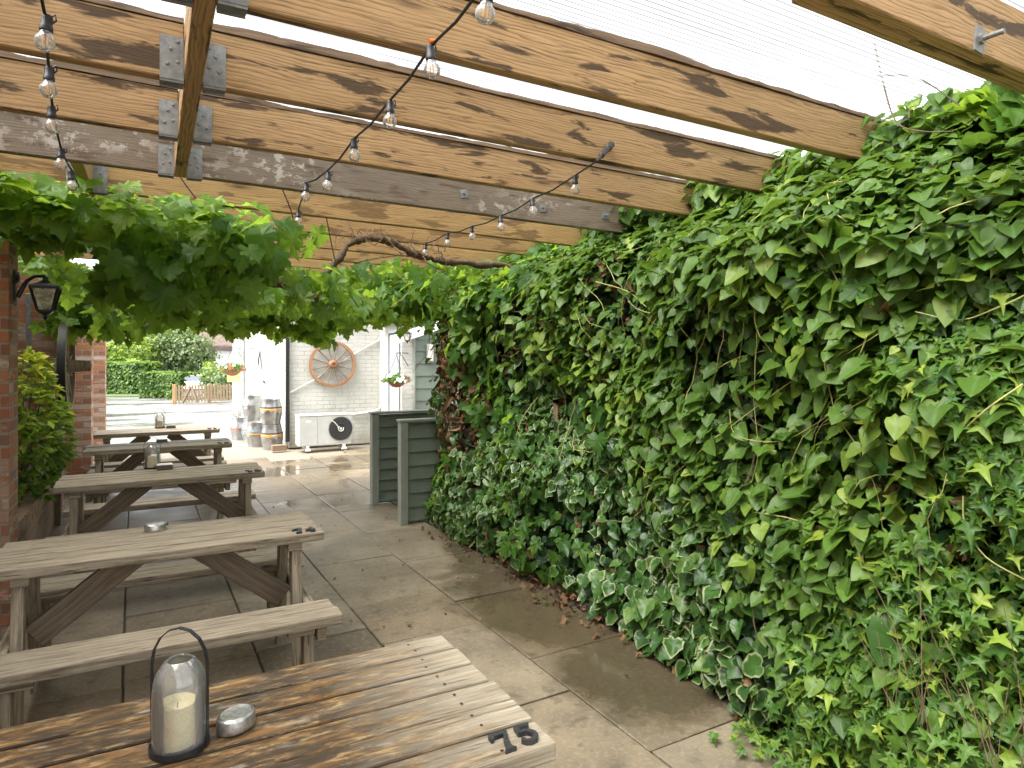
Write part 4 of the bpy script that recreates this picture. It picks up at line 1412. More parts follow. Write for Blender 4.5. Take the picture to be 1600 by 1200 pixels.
for j in range(nzz - 1):
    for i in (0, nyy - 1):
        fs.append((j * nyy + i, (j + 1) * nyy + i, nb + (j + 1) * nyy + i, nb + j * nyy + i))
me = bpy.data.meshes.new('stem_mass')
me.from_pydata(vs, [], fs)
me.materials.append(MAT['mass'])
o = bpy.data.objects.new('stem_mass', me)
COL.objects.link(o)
def keep(o_, par):
    o_.parent = par
    o_.matrix_parent_inverse = Matrix.Translation(par.location).inverted()
    return o_
keep(o, IV)


def put(L, name, mat, par): return keep(L.build(name, MAT[mat]), par)

# dark inner layer, everywhere
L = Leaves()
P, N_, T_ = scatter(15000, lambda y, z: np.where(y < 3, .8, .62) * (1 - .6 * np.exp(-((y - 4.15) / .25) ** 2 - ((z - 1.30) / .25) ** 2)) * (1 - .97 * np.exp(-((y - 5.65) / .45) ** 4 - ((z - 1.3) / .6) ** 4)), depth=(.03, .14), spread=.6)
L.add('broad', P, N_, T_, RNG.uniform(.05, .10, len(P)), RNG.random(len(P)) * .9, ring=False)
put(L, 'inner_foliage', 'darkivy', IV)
# variegated ivy: low, from near the camera to the screens
L = Leaves()
cl1 = clump(21, -.3, 1.6)
dv = lambda y, z: np.clip(cl1(y, z) + .15, 0, 1) * sstep(1.55, 2.05, y) * (1 - sstep(.75, 1.45, z + .35 * sstep(2.0, 3.0, 4.6 - y) - .25 * sstep(3.2, 4.4, y))) * (1 - .95 * np.exp(-((y - 5.65) / .42) ** 4 - ((z - 1.35) / .5) ** 4))
P, N_, T_ = scatter(15000, dv, depth=(-.08, .05), up=.6, spread=.48, z1=1.9, down=.8, out=.4, side=.7)
sz = RNG.uniform(.055, .105, len(P)) * np.where(P[:, 1] < 3.0, 1.18, .95)
L.add('broad', P, N_, T_, sz, np.clip(RNG.normal(.42, .22, len(P)), 0, 1), fold=.25, droop=.25, wave=.07)
# big leaves lying at the foot
yy_ = RNG.uniform(1.95, 3.6, 110)
P = np.column_stack([ivy_x(yy_, np.full(110, .1)) - RNG.uniform(.02, .12, 110), yy_, RNG.uniform(.03, .30, 110)])
L.add('broad', P, unit(np.column_stack([np.full(110, -.6), np.zeros(110), np.full(110, .7)]) + rnd3(110, .25)), np.column_stack([np.full(110, -.5), RNG.normal(0, .4, 110), np.full(110, -.7)]), RNG.uniform(.075, .125, 110), np.clip(RNG.normal(.4, .2, 110), 0, 1), wave=.05)
P = np.array([W(1405, 1000, X=2.30), W(1490, 1165, X=2.28), W(1520, 1190, X=2.26), W(1470, 1150, X=2.28), W(1545, 1150, X=2.3), W(1490, 1130, X=2.3)])
L.add('broad', P + np.array([0, 0, .06]), unit(np.tile([-.75, -.2, .5], (6, 1)) + rnd3(6, .15)), np.tile([-.3, .1, -.9], (6, 1)) + rnd3(6, .3), np.array([.17, .11, .11, .10, .10, .12]), np.array([.5, .8, .85, .8, .8, .4]), wave=.04)
put(L, 'foliage', 'vari', IV)
keep(stem_tubes(ivy_stems(26, 1.8, 6.0, 5), 'stems', MAT['stemdark'], None), IV)

# bindweed: heart leaves over the upper wall
BN = empty('bindweed', (2.6, 2.5, 0), label='heart-leaved climber covering the middle and upper green wall, with long pale stems', cat='climber')
L = Leaves()
cl2 = clump(31, -.45, 1.3, (2.0, 5.0))
db = lambda y, z: np.clip(cl2(y, z) + .15, 0, 1) * sstep(.45, 1.05, z + .45 * sstep(2.2, 1.6, y) - .75 * sstep(2.7, 3.8, y)) * (1 - .80 * sstep(3.6, 4.6, y)) * (1 - .97 * np.exp(-((y - 5.65) / .45) ** 4 - ((z - 1.3) / .6) ** 4)) * (1 - .45 * sstep(1.55, 1.2, y) * sstep(2.05, 1.75, z))
P, N_, T_ = scatter(36000, db, depth=(-.13, .06), up=1.15, spread=.5, down=.6, out=.7, side=.8)
sz = RNG.gamma(8, .0082, len(P)).clip(.032, .112) * np.where(P[:, 2] < 1.0, .9, 1.0)
L.add('heart', P, N_, T_, sz, np.clip(RNG.normal(.42, .20, len(P)) + .14 * Wob(77, 2, 5)(P[:, 1], P[:, 2]) + .4 * (RNG.random(len(P)) < .06), 0, 1), fold=.16, droop=.22)
# light young tips along the top
P, N_, T_ = scatter(7000, lambda y, z: sstep(2.28, 2.5, z) * (1 - .3 * sstep(4.5, 5, y)), depth=(-.06, .32), z0=2.25, z1=2.78, up=1.3, down=.5, out=.7, side=.8)
L.add('heart', P, N_, T_, RNG.uniform(.04, .085, len(P)), np.clip(RNG.normal(.66, .2, len(P)), 0, 1), fold=.25, droop=.2)
put(L, 'foliage', 'bind', BN)


def trail(pix, off, r=.003):
    """stem lying in front of the leaf mass, through points seen in the photograph"""
    pts = []
    for px, py in pix:
        q = W(px, py, X=2.5)
        x = float(ivy_x(np.array([q.y]), np.array([q.z]))[0]) - off
        pts.append(W(px, py, X=x))
    out = [pts[0]]
    for k in range(len(pts) - 1):   # Catmull-Rom
        a, b_, c, d = pts[max(k - 1, 0)], pts[k], pts[k + 1], pts[min(k + 2, len(pts) - 1)]
        for s in (.25, .5, .75, 1.0):
            out.append(.5 * ((2 * b_) + (c - a) * s + (2 * a - 5 * b_ + 4 * c - d) * s * s + (3 * b_ - a - 3 * c + d) * s ** 3))
    return out, [r * (1 - .5 * k / len(out)) for k in range(len(out))]

trails = [([(1008, 762), (1060, 735), (1110, 690), (1150, 660), (1245, 590), (1310, 560), (1372, 522)], .12), ([(1312, 600), (1300, 640), (1270, 665), (1215, 690), (1150, 680), (1140, 640)], .12),
          ([(1598, 600), (1540, 640), (1480, 690), (1420, 700), (1375, 690)], .12), ([(1600, 462), (1560, 480), (1500, 500), (1430, 487)], .12), ([(1355, 520), (1340, 560), (1290, 640), (1270, 680)], .11),
          ([(1505, 775), (1508, 820), (1540, 870), (1600, 905)], .12), ([(1175, 800), (1250, 815), (1300, 860)], .11), ([(1100, 590), (1150, 560), (1230, 540)], .10), ([(1345, 850), (1360, 930), (1400, 985), (1450, 1010)], .11),
          ([(930, 440), (980, 455), (1010, 480)], .12), ([(1190, 450), (1230, 480), (1240, 500), (1265, 495)], .10), ([(1318, 400), (1312, 420), (1330, 455), (1362, 480)], .1)]
keep(stem_tubes([trail(a_, b_) for a_, b_ in trails] + ivy_stems(55, .9, 4.5, 8, (.0018, .0032), -.09), 'stems', MAT['stem'], None), BN)
dk = [trail([(1366, 68), (1380, 130), (1400, 190), (1440, 205), (1490, 205)], .30, .004), trail([(1372, 118), (1420, 118), (1450, 130), (1500, 165)], .28, .004), trail([(1420, 185), (1422, 168), (1436, 165)], .28, .003)]
keep(stem_tubes(dk, 'tendrils', MAT['stemdark'], None), BN)

# star-leaved ivy by the camera
ST = empty('star_leaved_ivy', (2.5, 1.2, 0), label='yellow-green star-leaved ivy at the right edge and at the near foot of the green wall', cat='ivy')
L = Leaves()
cl3 = clump(41, -.15, 2.2, (4, 9))
ds = lambda y, z: np.clip(cl3(y, z) + .30, 0, 1) * np.maximum(sstep(1.95, 1.6, y) * sstep(.95, .5, z) + .7 * sstep(1.6, 1.4, y) * sstep(1.25, .9, z), np.maximum(.8 * sstep(1.42, 1.15, y) * sstep(2.0, 1.7, z), .5 * np.exp(-((y - 1.25) / .22) ** 2 - ((z - 1.55) / .25) ** 2)))
P, N_, T_ = scatter(38000, ds, depth=(-.13, .06), y1=2.2, z1=2.1, up=.8, spread=.55, down=.7)
L.add('star', P, N_, T_, RNG.gamma(8, .0056, len(P)).clip(.025, .075), np.clip(RNG.normal(.45, .28, len(P)), 0, 1), ring=False, fold=.2, droop=.3)
yy_ = RNG.uniform(1.55, 2.1, 190)
P = np.column_stack([2.36 - RNG.gamma(2, .05, 190).clip(0, .30), yy_, RNG.uniform(.015, .07, 190)])
L.add('star', P, unit(np.column_stack([np.full(190, -.3), np.zeros(190), np.full(190, .8)]) + rnd3(190, .3)), unit(rnd3(190, 1) + np.array([-.5, 0, -.2])), RNG.uniform(.03, .055, 190), RNG.random(190), ring=False)
put(L, 'foliage', 'star', ST)
gs = []
rg = random.Random(3)
for _ in range(46):   # dry grass stalks in front of it
    y = rg.uniform(.9, 1.45); x = 2.22 + rg.uniform(-.06, .1); z = rg.uniform(.15, .5)
    h = rg.uniform(.25, .6); dx, dy = rg.uniform(-.15, .05), rg.uniform(-.2, .2)
    gs.append(([(x, y, z), (x + dx * .4, y + dy * .4, z + h * .5), (x + dx, y + dy, z + h * .9)], [.0016, .0013, .0008]))
keep(stem_tubes(gs, 'dry_stalks', MAT['twig'], None), ST)

# dead, brown part of the ivy by the screens
DI = empty('dead_ivy', (2.7, 5.6, 0), label='brown dead ivy leaves hanging at the far end of the green wall above the screens', cat='ivy')
L = Leaves()
dd = lambda y, z: np.maximum(np.exp(-((y - 5.65) / .42) ** 2 - ((z - 1.35) / .50) ** 2) * 1.1, np.maximum(.30 * np.exp(-((y - 4.2) / .35) ** 2 - ((z - 1.25) / .35) ** 2), .045))
P, N_, T_ = scatter(9500, dd, depth=(-.09, .12), spread=.9, up=.2, y1=6.5)
L.add('curl', P, N_, T_ + rnd3(len(P), .3), RNG.uniform(.04, .095, len(P)), RNG.random(len(P)), fold=.9, droop=.7, wave=.14)
put(L, 'foliage', 'dead', DI)
keep(stem_tubes(ivy_stems(60, 5.0, 6.2, 12, (.0025, .007), -.02), 'stems', MAT['twig'], None), DI)

L = Leaves()
n = 230
yy_ = np.concatenate([RNG.uniform(1.4, 6.0, 90), RNG.normal(3.95, .35, 90), RNG.normal(5.3, .4, 50)])
P = np.column_stack([2.50 - RNG.gamma(2, .045, n).clip(0, .5), yy_, RNG.uniform(.008, .04, n)])
L.add('curl', P, unit(np.tile([0, 0, 1.0], (n, 1)) + rnd3(n, .35)), unit(rnd3(n, 1)), RNG.uniform(.025, .060, n), RNG.random(n) * .8, fold=.6, droop=.4, wave=.12)
n = 60
P = np.column_stack([RNG.uniform(.2, 2.4, n), RNG.uniform(1.6, 9, n), np.full(n, .008)])
L.add('curl', P, unit(np.tile([0, 0, 1.0], (n, 1)) + rnd3(n, .3)), unit(rnd3(n, 1)), RNG.uniform(.012, .035, n), RNG.random(n), fold=.5, droop=.4, wave=.1)
o = L.build('fallen_leaves', MAT['dead'])
tag(o, 'brown fallen leaves along the foot of the ivy', 'leaf litter', kind='stuff')

# ------------------------------------------------------------------ grape vine through the pergola
GV = empty('grape_vine', (2.7, 5.2, 0), label='vine with big lobed leaves trained under the pergola and hanging over its far end', cat='vine')


def vine_leaves(L, P, size, tint, hang=.6, kind='grape', spread=.5, up=.5):
    # the carriage lamp on the near pillar hangs clear of the leaves
    k_ = ~((P[:, 0] < -.30) & (P[:, 1] < 5.6) & (P[:, 2] < 2.33))
    P, size, tint = P[k_], size[k_], tint[k_]
    n = len(P)
    nr = unit(np.column_stack([RNG.normal(0, spread, n), RNG.normal(-.55, spread, n), np.full(n, up) + RNG.normal(0, .35, n)]))
    tp_ = np.column_stack([RNG.normal(0, .6, n), RNG.normal(-.35, .45, n), -hang - RNG.random(n) * .5])
    L.add(kind, P, nr, tp_, size, tint, fold=.16, droop=.22, wave=.05)


L = Leaves()
cw = Wob(51, 1.6, 3.4, dim=3)
def vbox(n, x, y, z, thr, f=1.0):
    P = np.column_stack([RNG.uniform(*x, n), RNG.uniform(*y, n), RNG.uniform(*z, n)])
    return P[cw(P[:, 0] * f, P[:, 1] * f, P[:, 2] * f * 1.6) > thr]
# near band under the shorter beams, left
P = vbox(330, (-.95, .62), (4.0, 5.7), (2.16, 2.46), -.25)
P = P[(P[:, 2] > 2.13 + .20 * sstep(-.25, -.75, P[:, 0]))]
lowb = 2.15 + .06 * np.sin(3.1 * P[:, 0]) + .08 * sstep(.2, .9, P[:, 0])
P = P[P[:, 2] > lowb]
vine_leaves(L, P, RNG.uniform(.11, .185, len(P)), np.clip(RNG.normal(.38, .25, len(P)), 0, 1), up=.6)
P = np.column_stack([RNG.uniform(-1.0, -.32, 80), RNG.uniform(3.95, 5.3, 80), RNG.uniform(2.33, 2.48, 80)])
vine_leaves(L, P, RNG.uniform(.11, .175, 80), np.clip(RNG.normal(.36, .22, 80), 0, 1), hang=.4, up=.7)
# drooping tresses below the near band
for (cx, cy, zt, zl, m) in ((-.25, 4.6, 2.2, .22, 24), (.05, 4.2, 2.2, .20, 26), (.25, 5.0, 2.2, .25, 26), (-.05, 5.4, 2.2, .30, 30), (-.30, 5.9, 2.15, .26, 24), (.50, 4.35, 2.3, .22, 22), (.58, 4.0, 2.42, .20, 16), (.5, 5.3, 2.2, .22, 20)):
    zz = zt - RNG.random(m) ** 1.3 * zl
    P = np.column_stack([cx + RNG.normal(0, .11, m), cy + RNG.normal(0, .14, m), zz])
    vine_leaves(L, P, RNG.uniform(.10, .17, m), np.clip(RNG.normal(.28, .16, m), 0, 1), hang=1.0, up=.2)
q0 = W(505, 440, d=4.35)
P = np.array(q0) + RNG.normal(0, 1, (34, 3)) * np.array([.12, .14, .07])
vine_leaves(L, P, RNG.uniform(.10, .16, 34), np.clip(RNG.normal(.5, .2, 34), 0, 1), hang=.8, up=.4)
# leaves just under the sheet, tinted brighter as if lit from above
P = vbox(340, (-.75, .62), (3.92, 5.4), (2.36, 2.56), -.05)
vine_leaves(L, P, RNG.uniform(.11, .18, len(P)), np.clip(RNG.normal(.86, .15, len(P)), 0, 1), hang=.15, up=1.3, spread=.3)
# middle of the canopy
P = vbox(1500, (-.95, 2.4), (5.6, 7.8), (2.08, 2.5), -.15)
P = P[(P[:, 0] < .55 + .55 * (P[:, 1] - 5.4)) | (P[:, 2] < 2.22)]
P = P[P[:, 2] > 2.10 + .24 * sstep(-.30, -.55, P[:, 0])]
vine_leaves(L, P, RNG.uniform(.09, .16, len(P)), np.clip(RNG.normal(.62, .25, len(P)), 0, 1))
# the hanging fringe along the rustic pole at the far end
n = 2300
x = RNG.uniform(-.95, 3.0, n)
low = 1.90 + .06 * np.sin(2.6 * x + .5) + .05 * np.sin(6.3 * x) + .03 * np.sin(13 * x + 1) + .18 * sstep(1.45, 2.6, x) - .02 * sstep(.2, -.6, x)
z = low + (2.48 - low) * RNG.random(n) ** .8
P = np.column_stack([x, 8.0 + RNG.normal(0, .26, n), z])
P = P[cw(P[:, 0] * 1.4, P[:, 1], P[:, 2] * 2) > -1.0]
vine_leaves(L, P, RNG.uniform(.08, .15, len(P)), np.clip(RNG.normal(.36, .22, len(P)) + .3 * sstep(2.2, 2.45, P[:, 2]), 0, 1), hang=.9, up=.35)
# arch towards the green wall
n = 900
tt = RNG.random(n)
P = np.column_stack([1.75 + 1.0 * tt + RNG.normal(0, .12, n), 6.9 - 1.2 * tt + RNG.normal(0, .35, n), 2.28 + RNG.normal(0, .13, n)])
vine_leaves(L, P, RNG.uniform(.08, .15, n), np.clip(RNG.normal(.55, .24, n), 0, 1))
# vine leaves mixed into the green wall
cl4 = clump(61, .15, 2.5)
P, N_, T_ = scatter(4200, lambda y, z: cl4(y, z) * (1 - .93 * np.exp(-((y - 5.65) / .42) ** 4 - ((z - 1.3) / .6) ** 4)) * np.maximum(sstep(3.2, 4.3, y) * sstep(.7, 1.4, z), .12 * sstep(1.2, 1.9, z)), depth=(-.12, .02), up=.45, spread=.42)
L.add('grape', P, N_, T_, RNG.uniform(.085, .155, len(P)), np.clip(RNG.normal(.36, .2, len(P)), 0, 1), fold=.18, droop=.22)
P, N_, T_ = scatter(1500, lambda y, z: cl4(y, z) * sstep(2.4, 4.3, y) * sstep(.9, .5, z), depth=(-.12, .02), up=.45, spread=.42)
L.add('five', P, N_, T_, RNG.uniform(.07, .13, len(P)), np.clip(RNG.normal(.5, .2, len(P)), 0, 1), fold=.18, droop=.22)
# bright leaves over the wall top by the doubled beam
P = np.column_stack([RNG.uniform(2.75, 3.2, 150), RNG.uniform(1.20, 1.75, 150), RNG.uniform(2.42, 2.66, 150)])
vine_leaves(L, P, RNG.uniform(.09, .16, 150), np.clip(RNG.normal(.8, .15, 150), 0, 1), hang=.4, up=1.0)
put(L, 'foliage', 'grape', GV)


def smooth(pts, n=5):
    out = [Vector(pts[0])]
    pts = [Vector(p_) for p_ in pts]
    for k in range(len(pts) - 1):
        a, b_, c, d = pts[max(k - 1, 0)], pts[k], pts[k + 1], pts[min(k + 2, len(pts) - 1)]
        for s in range(1, n + 1):
            s /= n
            out.append(.5 * ((2 * b_) + (c - a) * s + (2 * a - 5 * b_ + 4 * c - d) * s * s + (3 * b_ - a - 3 * c + d) * s ** 3))
    return out


def gnarly(pts, r, seed):
    rg = random.Random(seed)
    p_ = smooth(pts, 11)
    rr = [r * (1 + .22 * math.sin(i_ * .55 + seed) + rg.uniform(-.16, .2)) for i_ in range(len(p_))]
    return MB().tube([q + Vector((rg.uniform(-.3, .3), rg.uniform(-.3, .3), rg.uniform(-.35, .35))) * r for q in p_], rr, 10)

tk = gnarly([W(470, 462, d=4.4), W(500, 440, d=4.5), W(528, 405, d=4.6), W(556, 374, d=4.7), (*W(600, 375, d=4.85).xy, W(600, 375, d=4.85).z), W(645, 395, d=5.0), W(690, 408, d=5.15), W(740, 412, d=5.3), W(800, 420, d=5.5), W(830, 470, d=5.4)], .025, 2)
keep(tk.build('trunk', MAT['bark'], smooth=True), GV)
tk = gnarly([W(-60, 235, d=3.6), W(20, 262, d=3.7), W(70, 285, d=3.8), W(110, 310, d=3.9), W(150, 345, d=4.1), W(230, 400, d=4.4), W(330, 420, d=4.6), W(430, 440, d=4.5), W(492, 468, d=4.42)], .028, 4)
keep(tk.build('trunk', MAT['bark'], smooth=True), GV)
rg = random.Random(9)
for (a, b_, m) in ((W(535, 368, d=4.62), W(700, 405, d=5.15), 46), (W(0, 255, d=3.68), W(130, 330, d=4.0), 26)):
    tw = MB()
    for _ in range(m):   # shaggy twigs round the old trunks
        c = a.lerp(b_, rg.random()) + Vector((rg.uniform(-.04, .04), rg.uniform(-.04, .04), rg.uniform(-.02, .06)))
        pts = [c]
        dirv = Vector((rg.uniform(-1, 1), rg.uniform(-1, 1), rg.uniform(-.6, 1)))
        for q in range(4):
            dirv += Vector((rg.uniform(-.8, .8), rg.uniform(-.8, .8), rg.uniform(-.9, .7)))
            pts.append(pts[-1] + dirv.normalized() * .035)
        tw.tube(pts, [.0035, .003, .0025, .002, .0015], 5, cap=False)
    keep(tw.build('twigs', MAT['twig'], smooth=True), GV)
sh = []
for (a, b_, c) in ((W(205, 250, d=3.9), W(280, 330, d=4.0), W(340, 395, d=4.2)), (W(275, 268, d=3.8), W(330, 330, d=4.0), W(420, 350, d=4.3)), (W(240, 310, d=3.7), W(300, 330, d=3.9), W(330, 300, d=4.1)),
                   (W(430, 270, d=3.9), W(455, 330, d=4.1), W(460, 360, d=4.2)), (W(510, 340, d=4.3), W(530, 430, d=4.6), W(560, 480, d=5)), (W(555, 410, d=4.4), W(640, 400, d=5.0), W(700, 430, d=5.4))):
    sh.append((smooth([a, b_, c], 5), [.004] * 11))
keep(stem_tubes(sh, 'shoots', MAT['stemdark'], None), GV)
td = []
for pix, d in (([(175, 400), (195, 412), (215, 410), (235, 380)], 3.9), ([(250, 437), (300, 432), (338, 410), (335, 392)], 4.2), ([(445, 500), (450, 460), (458, 440)], 5), ([(600, 410), (640, 450), (610, 480)], 5.2),
               ([(148, 268), (190, 275), (205, 260)], 3.9), ([(320, 295), (350, 318), (400, 322)], 4.0)):
    td.append((smooth([W(x_, y_, d=d) for x_, y_ in pix], 5), [.0022] * (5 * (len(pix) - 1) + 1)))
keep(stem_tubes(td, 'tendrils', MAT['stem'], None), GV)

pl = MB().tube(smooth([(-1.0, 7.95, 2.30), (.2, 7.93, 2.305), (1.2, 7.98, 2.29), (2.2, 8.0, 2.30), (3.1, 8.02, 2.28)], 6), .052, 12)
tag(pl.build('rustic_pole', MAT['pole'], smooth=True), 'rustic round pole across the far end of the patio, carrying the vine', 'pole')

# ------------------------------------------------------------------ shrub in the planter
SH = empty('golden_shrub', (-1.0, 6.5, .4), label='shrub with yellow-green upper leaves in the brick planter', cat='shrub')
L = Leaves()
n = 620
a = RNG.uniform(0, 2 * math.pi, n); hgt = RNG.random(n)
rad = (.17 + .22 * np.sin(np.pi * np.clip(hgt * .9 + .1, 0, 1))) * RNG.uniform(.45, 1.05, n) ** .6
C = np.column_stack([-1.0 + rad * np.cos(a) * .95, 6.55 + rad * np.sin(a) * 1.4, .52 + 1.18 * hgt])
C[:, 2] += -.15 * (rad / .4) ** 2 * hgt
outw = unit(np.column_stack([np.cos(a), np.sin(a) - .3, .3 + hgt]))
for k in range(5):
    sp_ = unit(outw + rnd3(n, .75))
    L.add('oval', C, unit(np.array([0, -.2, 1.0]) + rnd3(n, .45)), sp_ + np.array([0, 0, -.15]), RNG.uniform(.055, .095, n), np.clip(.15 + .75 * hgt ** 1.3 + RNG.normal(0, .15, n), 0, 1), ring=False, sx=1.15)
keep(L.build('foliage', MAT['choisya']), SH)
b = MB()
for k in range(9):
    a_ = k * .7
    b.tube([(-1.0 + .03 * math.cos(a_), 6.55 + .04 * math.sin(a_), .40), (-1.0 + .12 * math.cos(a_), 6.55 + .2 * math.sin(a_), .9), (-1.0 + .2 * math.cos(a_), 6.55 + .32 * math.sin(a_), 1.4)], [.010, .008, .004], 6)
keep(b.build('stems', MAT['stemdark'], smooth=True), SH)

# ------------------------------------------------------------------ yard, lane and gardens beyond
def leafy(name, label, cat, base, blobs, mat, nleaf, size, trunk=None, tint=.5, group=None, flat_=.6):
    """a crown of leaf clumps; blobs = (centre, radii) in world metres"""
    root = empty(name, base, label=label, cat=cat, group=group)
    L = Leaves()
    vol = np.array([r[0] * r[2] for _, r in blobs])
    for (c, r), v_ in zip(blobs, vol / vol.sum()):
        m = int(nleaf * v_)
        u_ = unit(rnd3(m, 1))
        rr_ = RNG.uniform(.55, 1.05, m) ** .7
        lump = 1 + .16 * np.sin(u_[:, 0] * 6 + c[0]) * np.sin(u_[:, 1] * 7 + c[1]) + .14 * np.sin(u_[:, 2] * 9 + c[2])
        P = np.array(c) + u_ * np.array(r) * (rr_ * lump)[:, None]
        P = P[P[:, 2] > base[2] + .02]
        m = len(P)
        u_ = unit(P - np.array(c))
        L.add('broad', P, unit(u_ + np.array([0, 0, .5]) + rnd3(m, .55)), u_ * .3 + np.array([0, 0, -.5]) + rnd3(m, .5), RNG.uniform(.7, 1.3, m) * size, np.clip(tint + .25 * u_[:, 2] + RNG.normal(0, .2, m), 0, 1), ring=False, nvar=2)
    keep(L.build('crown', MAT[mat]), root)
    if trunk:
        b = MB()
        h, r0 = trunk
        b0 = Vector(base)
        b.tube([b0, b0 + Vector((.05, 0, h * .5)), b0 + Vector((0, .05, h))], [r0, r0 * .75, r0 * .5], 8)
        for k in range(5):
            a_ = k * 1.3
            b.tube([b0 + Vector((0, 0, h * (.45 + .1 * k))), b0 + Vector((math.cos(a_) * h * .3, math.sin(a_) * h * .3, h * (.8 + .1 * k)))], [r0 * .5, r0 * .2], 6)
        keep(b.build('trunk', MAT['stemdark'], smooth=True), root)
    return root


def hedgebox(label, pxl, pxr, ytop, d, mat, depth, n, size, ybot=None, group='clipped hedges by the lane'):
    a_, b_ = W(pxl, 600, d=d), W(pxr, 600, d=d)
    top = W(pxl, ytop, d=d).z
    z0 = ground_z(a_.y)
    root = empty('hedge', (a_.x, a_.y, z0), label=label, cat='hedge', group=group)
    ex = Vector((b_.x - a_.x, b_.y - a_.y, 0)); Lh = ex.length; ex.normalize(); ey = Vector((-ex.y, ex.x, 0))
    if ey.y < 0: ey = -ey
    L = Leaves()
    u = RNG.random(n) * Lh; v_ = RNG.random(n) ** 1.6 * depth; zz = RNG.random(n) * (top - z0)
    ontop = RNG.random(n) < .35
    zz = np.where(ontop, (top - z0) * RNG.uniform(.9, 1.0, n), zz)
    v_ = np.where(ontop, RNG.random(n) * depth, v_ * .25)
    lump = .07 * np.sin(u * 3.1) + .06 * np.sin(u * 7 + zz * 5)
    P = np.column_stack([a_.x + ex.x * u + ey.x * (v_ + lump), a_.y + ex.y * u + ey.y * (v_ + lump), z0 + zz + .05 * np.sin(u * 4.4)])
    nr = np.where(ontop[:, None], np.array([0, 0, 1.0]), np.array([-ey.x, -ey.y, .5]))
    L.add('broad', P, unit(nr + rnd3(n, .5)), np.array([0, 0, -.7]) + rnd3(n, .4), RNG.uniform(.7, 1.3, n) * size, np.clip(RNG.normal(.45, .22, n) + .25 * ontop, 0, 1), ring=False, nvar=2)
    keep(L.build('foliage', MAT[mat]), root)
    mid = Vector((a_.x, a_.y, 0)) + ex * Lh / 2 + ey * (depth * .5 + .12)
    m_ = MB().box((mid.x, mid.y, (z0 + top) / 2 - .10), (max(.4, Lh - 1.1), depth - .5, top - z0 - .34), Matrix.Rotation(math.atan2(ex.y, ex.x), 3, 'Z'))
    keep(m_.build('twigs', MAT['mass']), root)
    return root


hedgebox('tall clipped hedge beyond the wet yard, next to the brick pillar', 150, 224, 567, 28.0, 'hedge', 1.6, 4200, .11)
hedgebox('lower clipped hedge beside the white car', 217, 284, 583, 25.8, 'hedge', 1.4, 4000, .09)
b = MB().box((*W(195, 600, d=27.3).xy, -.01), (4.2, 1.3, .05), Matrix.Rotation(R(-28), 3, 'Z'))
tag(b.build('grass_verge', MAT['grass']), 'strip of grass in front of the tall hedge', kind='structure')


def at(px, py, d): return tuple(W(px, py, d=d))
def far_base(px, d):
    q = W(px, 600, d=d)
    return (q.x, q.y, ground_z(q.y))

leafy('garden_bush', 'round yellow-green bush behind the tall hedge', 'bush', far_base(178, 33), [(at(178, 556, 33), (.85, .9, .75)), (at(150, 560, 33), (.8, .8, .7))], 'hedgeyel', 1500, .14, tint=.45)
leafy('garden_bush', 'round bright bush between the hedge and the grey-green tree', 'bush', far_base(218, 35), [(at(218, 552, 35), (1.0, 1.0, .9)), (at(205, 575, 35), (.9, .9, .8))], 'hedgeyel', 1900, .14, tint=.5)
leafy('garden_bush', 'pale low bush spilling between the two hedges', 'bush', far_base(222, 29.5), [(at(222, 588, 29.5), (.75, .7, .6)), (at(214, 578, 29.5), (.6, .6, .5))], 'hedgeyel', 1100, .12, tint=.4)
leafy('small_tree', 'grey-green small tree behind the lower hedge', 'tree', far_base(275, 36), [(at(260, 555, 36), (1.3, 1.2, 1.0)), (at(295, 552, 36), (1.4, 1.2, 1.1)), (at(275, 530, 36), (1.2, 1.1, .9)), (at(312, 568, 36), (.7, .8, .7)), (at(245, 575, 36), (.6, .6, .5))], 'olive', 3600, .15, trunk=(2.2, .10))
leafy('tall_tree', 'tall dark tree far behind the lane, left of the pole', 'tree', far_base(165, 52), [(at(165, 520, 52), (2.2, 2, 2.6)), (at(160, 470, 52), (2, 2, 2.4))], 'conifer', 2600, .24, trunk=(3.0, .2))
leafy('tall_tree', 'tall dark tree far behind the lane, right of the pole', 'tree', far_base(225, 54), [(at(222, 505, 54), (2.4, 2, 2.4)), (at(230, 465, 54), (2.2, 2, 2.4)), (at(205, 535, 54), (1.6, 1.6, 1.8))], 'conifer', 3000, .24, trunk=(3.0, .2))
leafy('tall_tree', 'tall mid-green tree behind the grey-green tree', 'tree', far_base(285, 58), [(at(285, 500, 58), (3, 2.4, 2.6)), (at(270, 460, 58), (2.6, 2.2, 2.6)), (at(315, 470, 58), (2.4, 2, 2.4))], 'hedge', 3200, .26, trunk=(3.0, .22))
leafy('tall_tree', 'yellow-green tree showing between the tall dark trees', 'tree', far_base(245, 47), [(at(247, 525, 47), (1.2, 1.2, 1.2)), (at(240, 545, 47), (1.1, 1.1, 1))], 'hedgeyel', 1500, .2, trunk=(2.4, .12), tint=.35)
# far wood that closes the view
L = Leaves()
n = 5200
x = RNG.uniform(-60, 75, n)
z = RNG.random(n) ** .8 * (6.5 + 1.6 * np.sin(x * .21) + 1.2 * np.sin(x * .53 + 1)) - 1.2
P = np.column_stack([x, 86 + RNG.normal(0, 2.0, n), z])
L.add('broad', P, unit(np.array([0, -1, .6]) + rnd3(n, .5)), np.array([0, 0, -.8]) + rnd3(n, .4), RNG.uniform(.7, 1.5, n), RNG.random(n), ring=False)
tag(L.build('far_wood', MAT['conifer']), 'far wood closing the view beyond the lane', 'wood', kind='stuff')

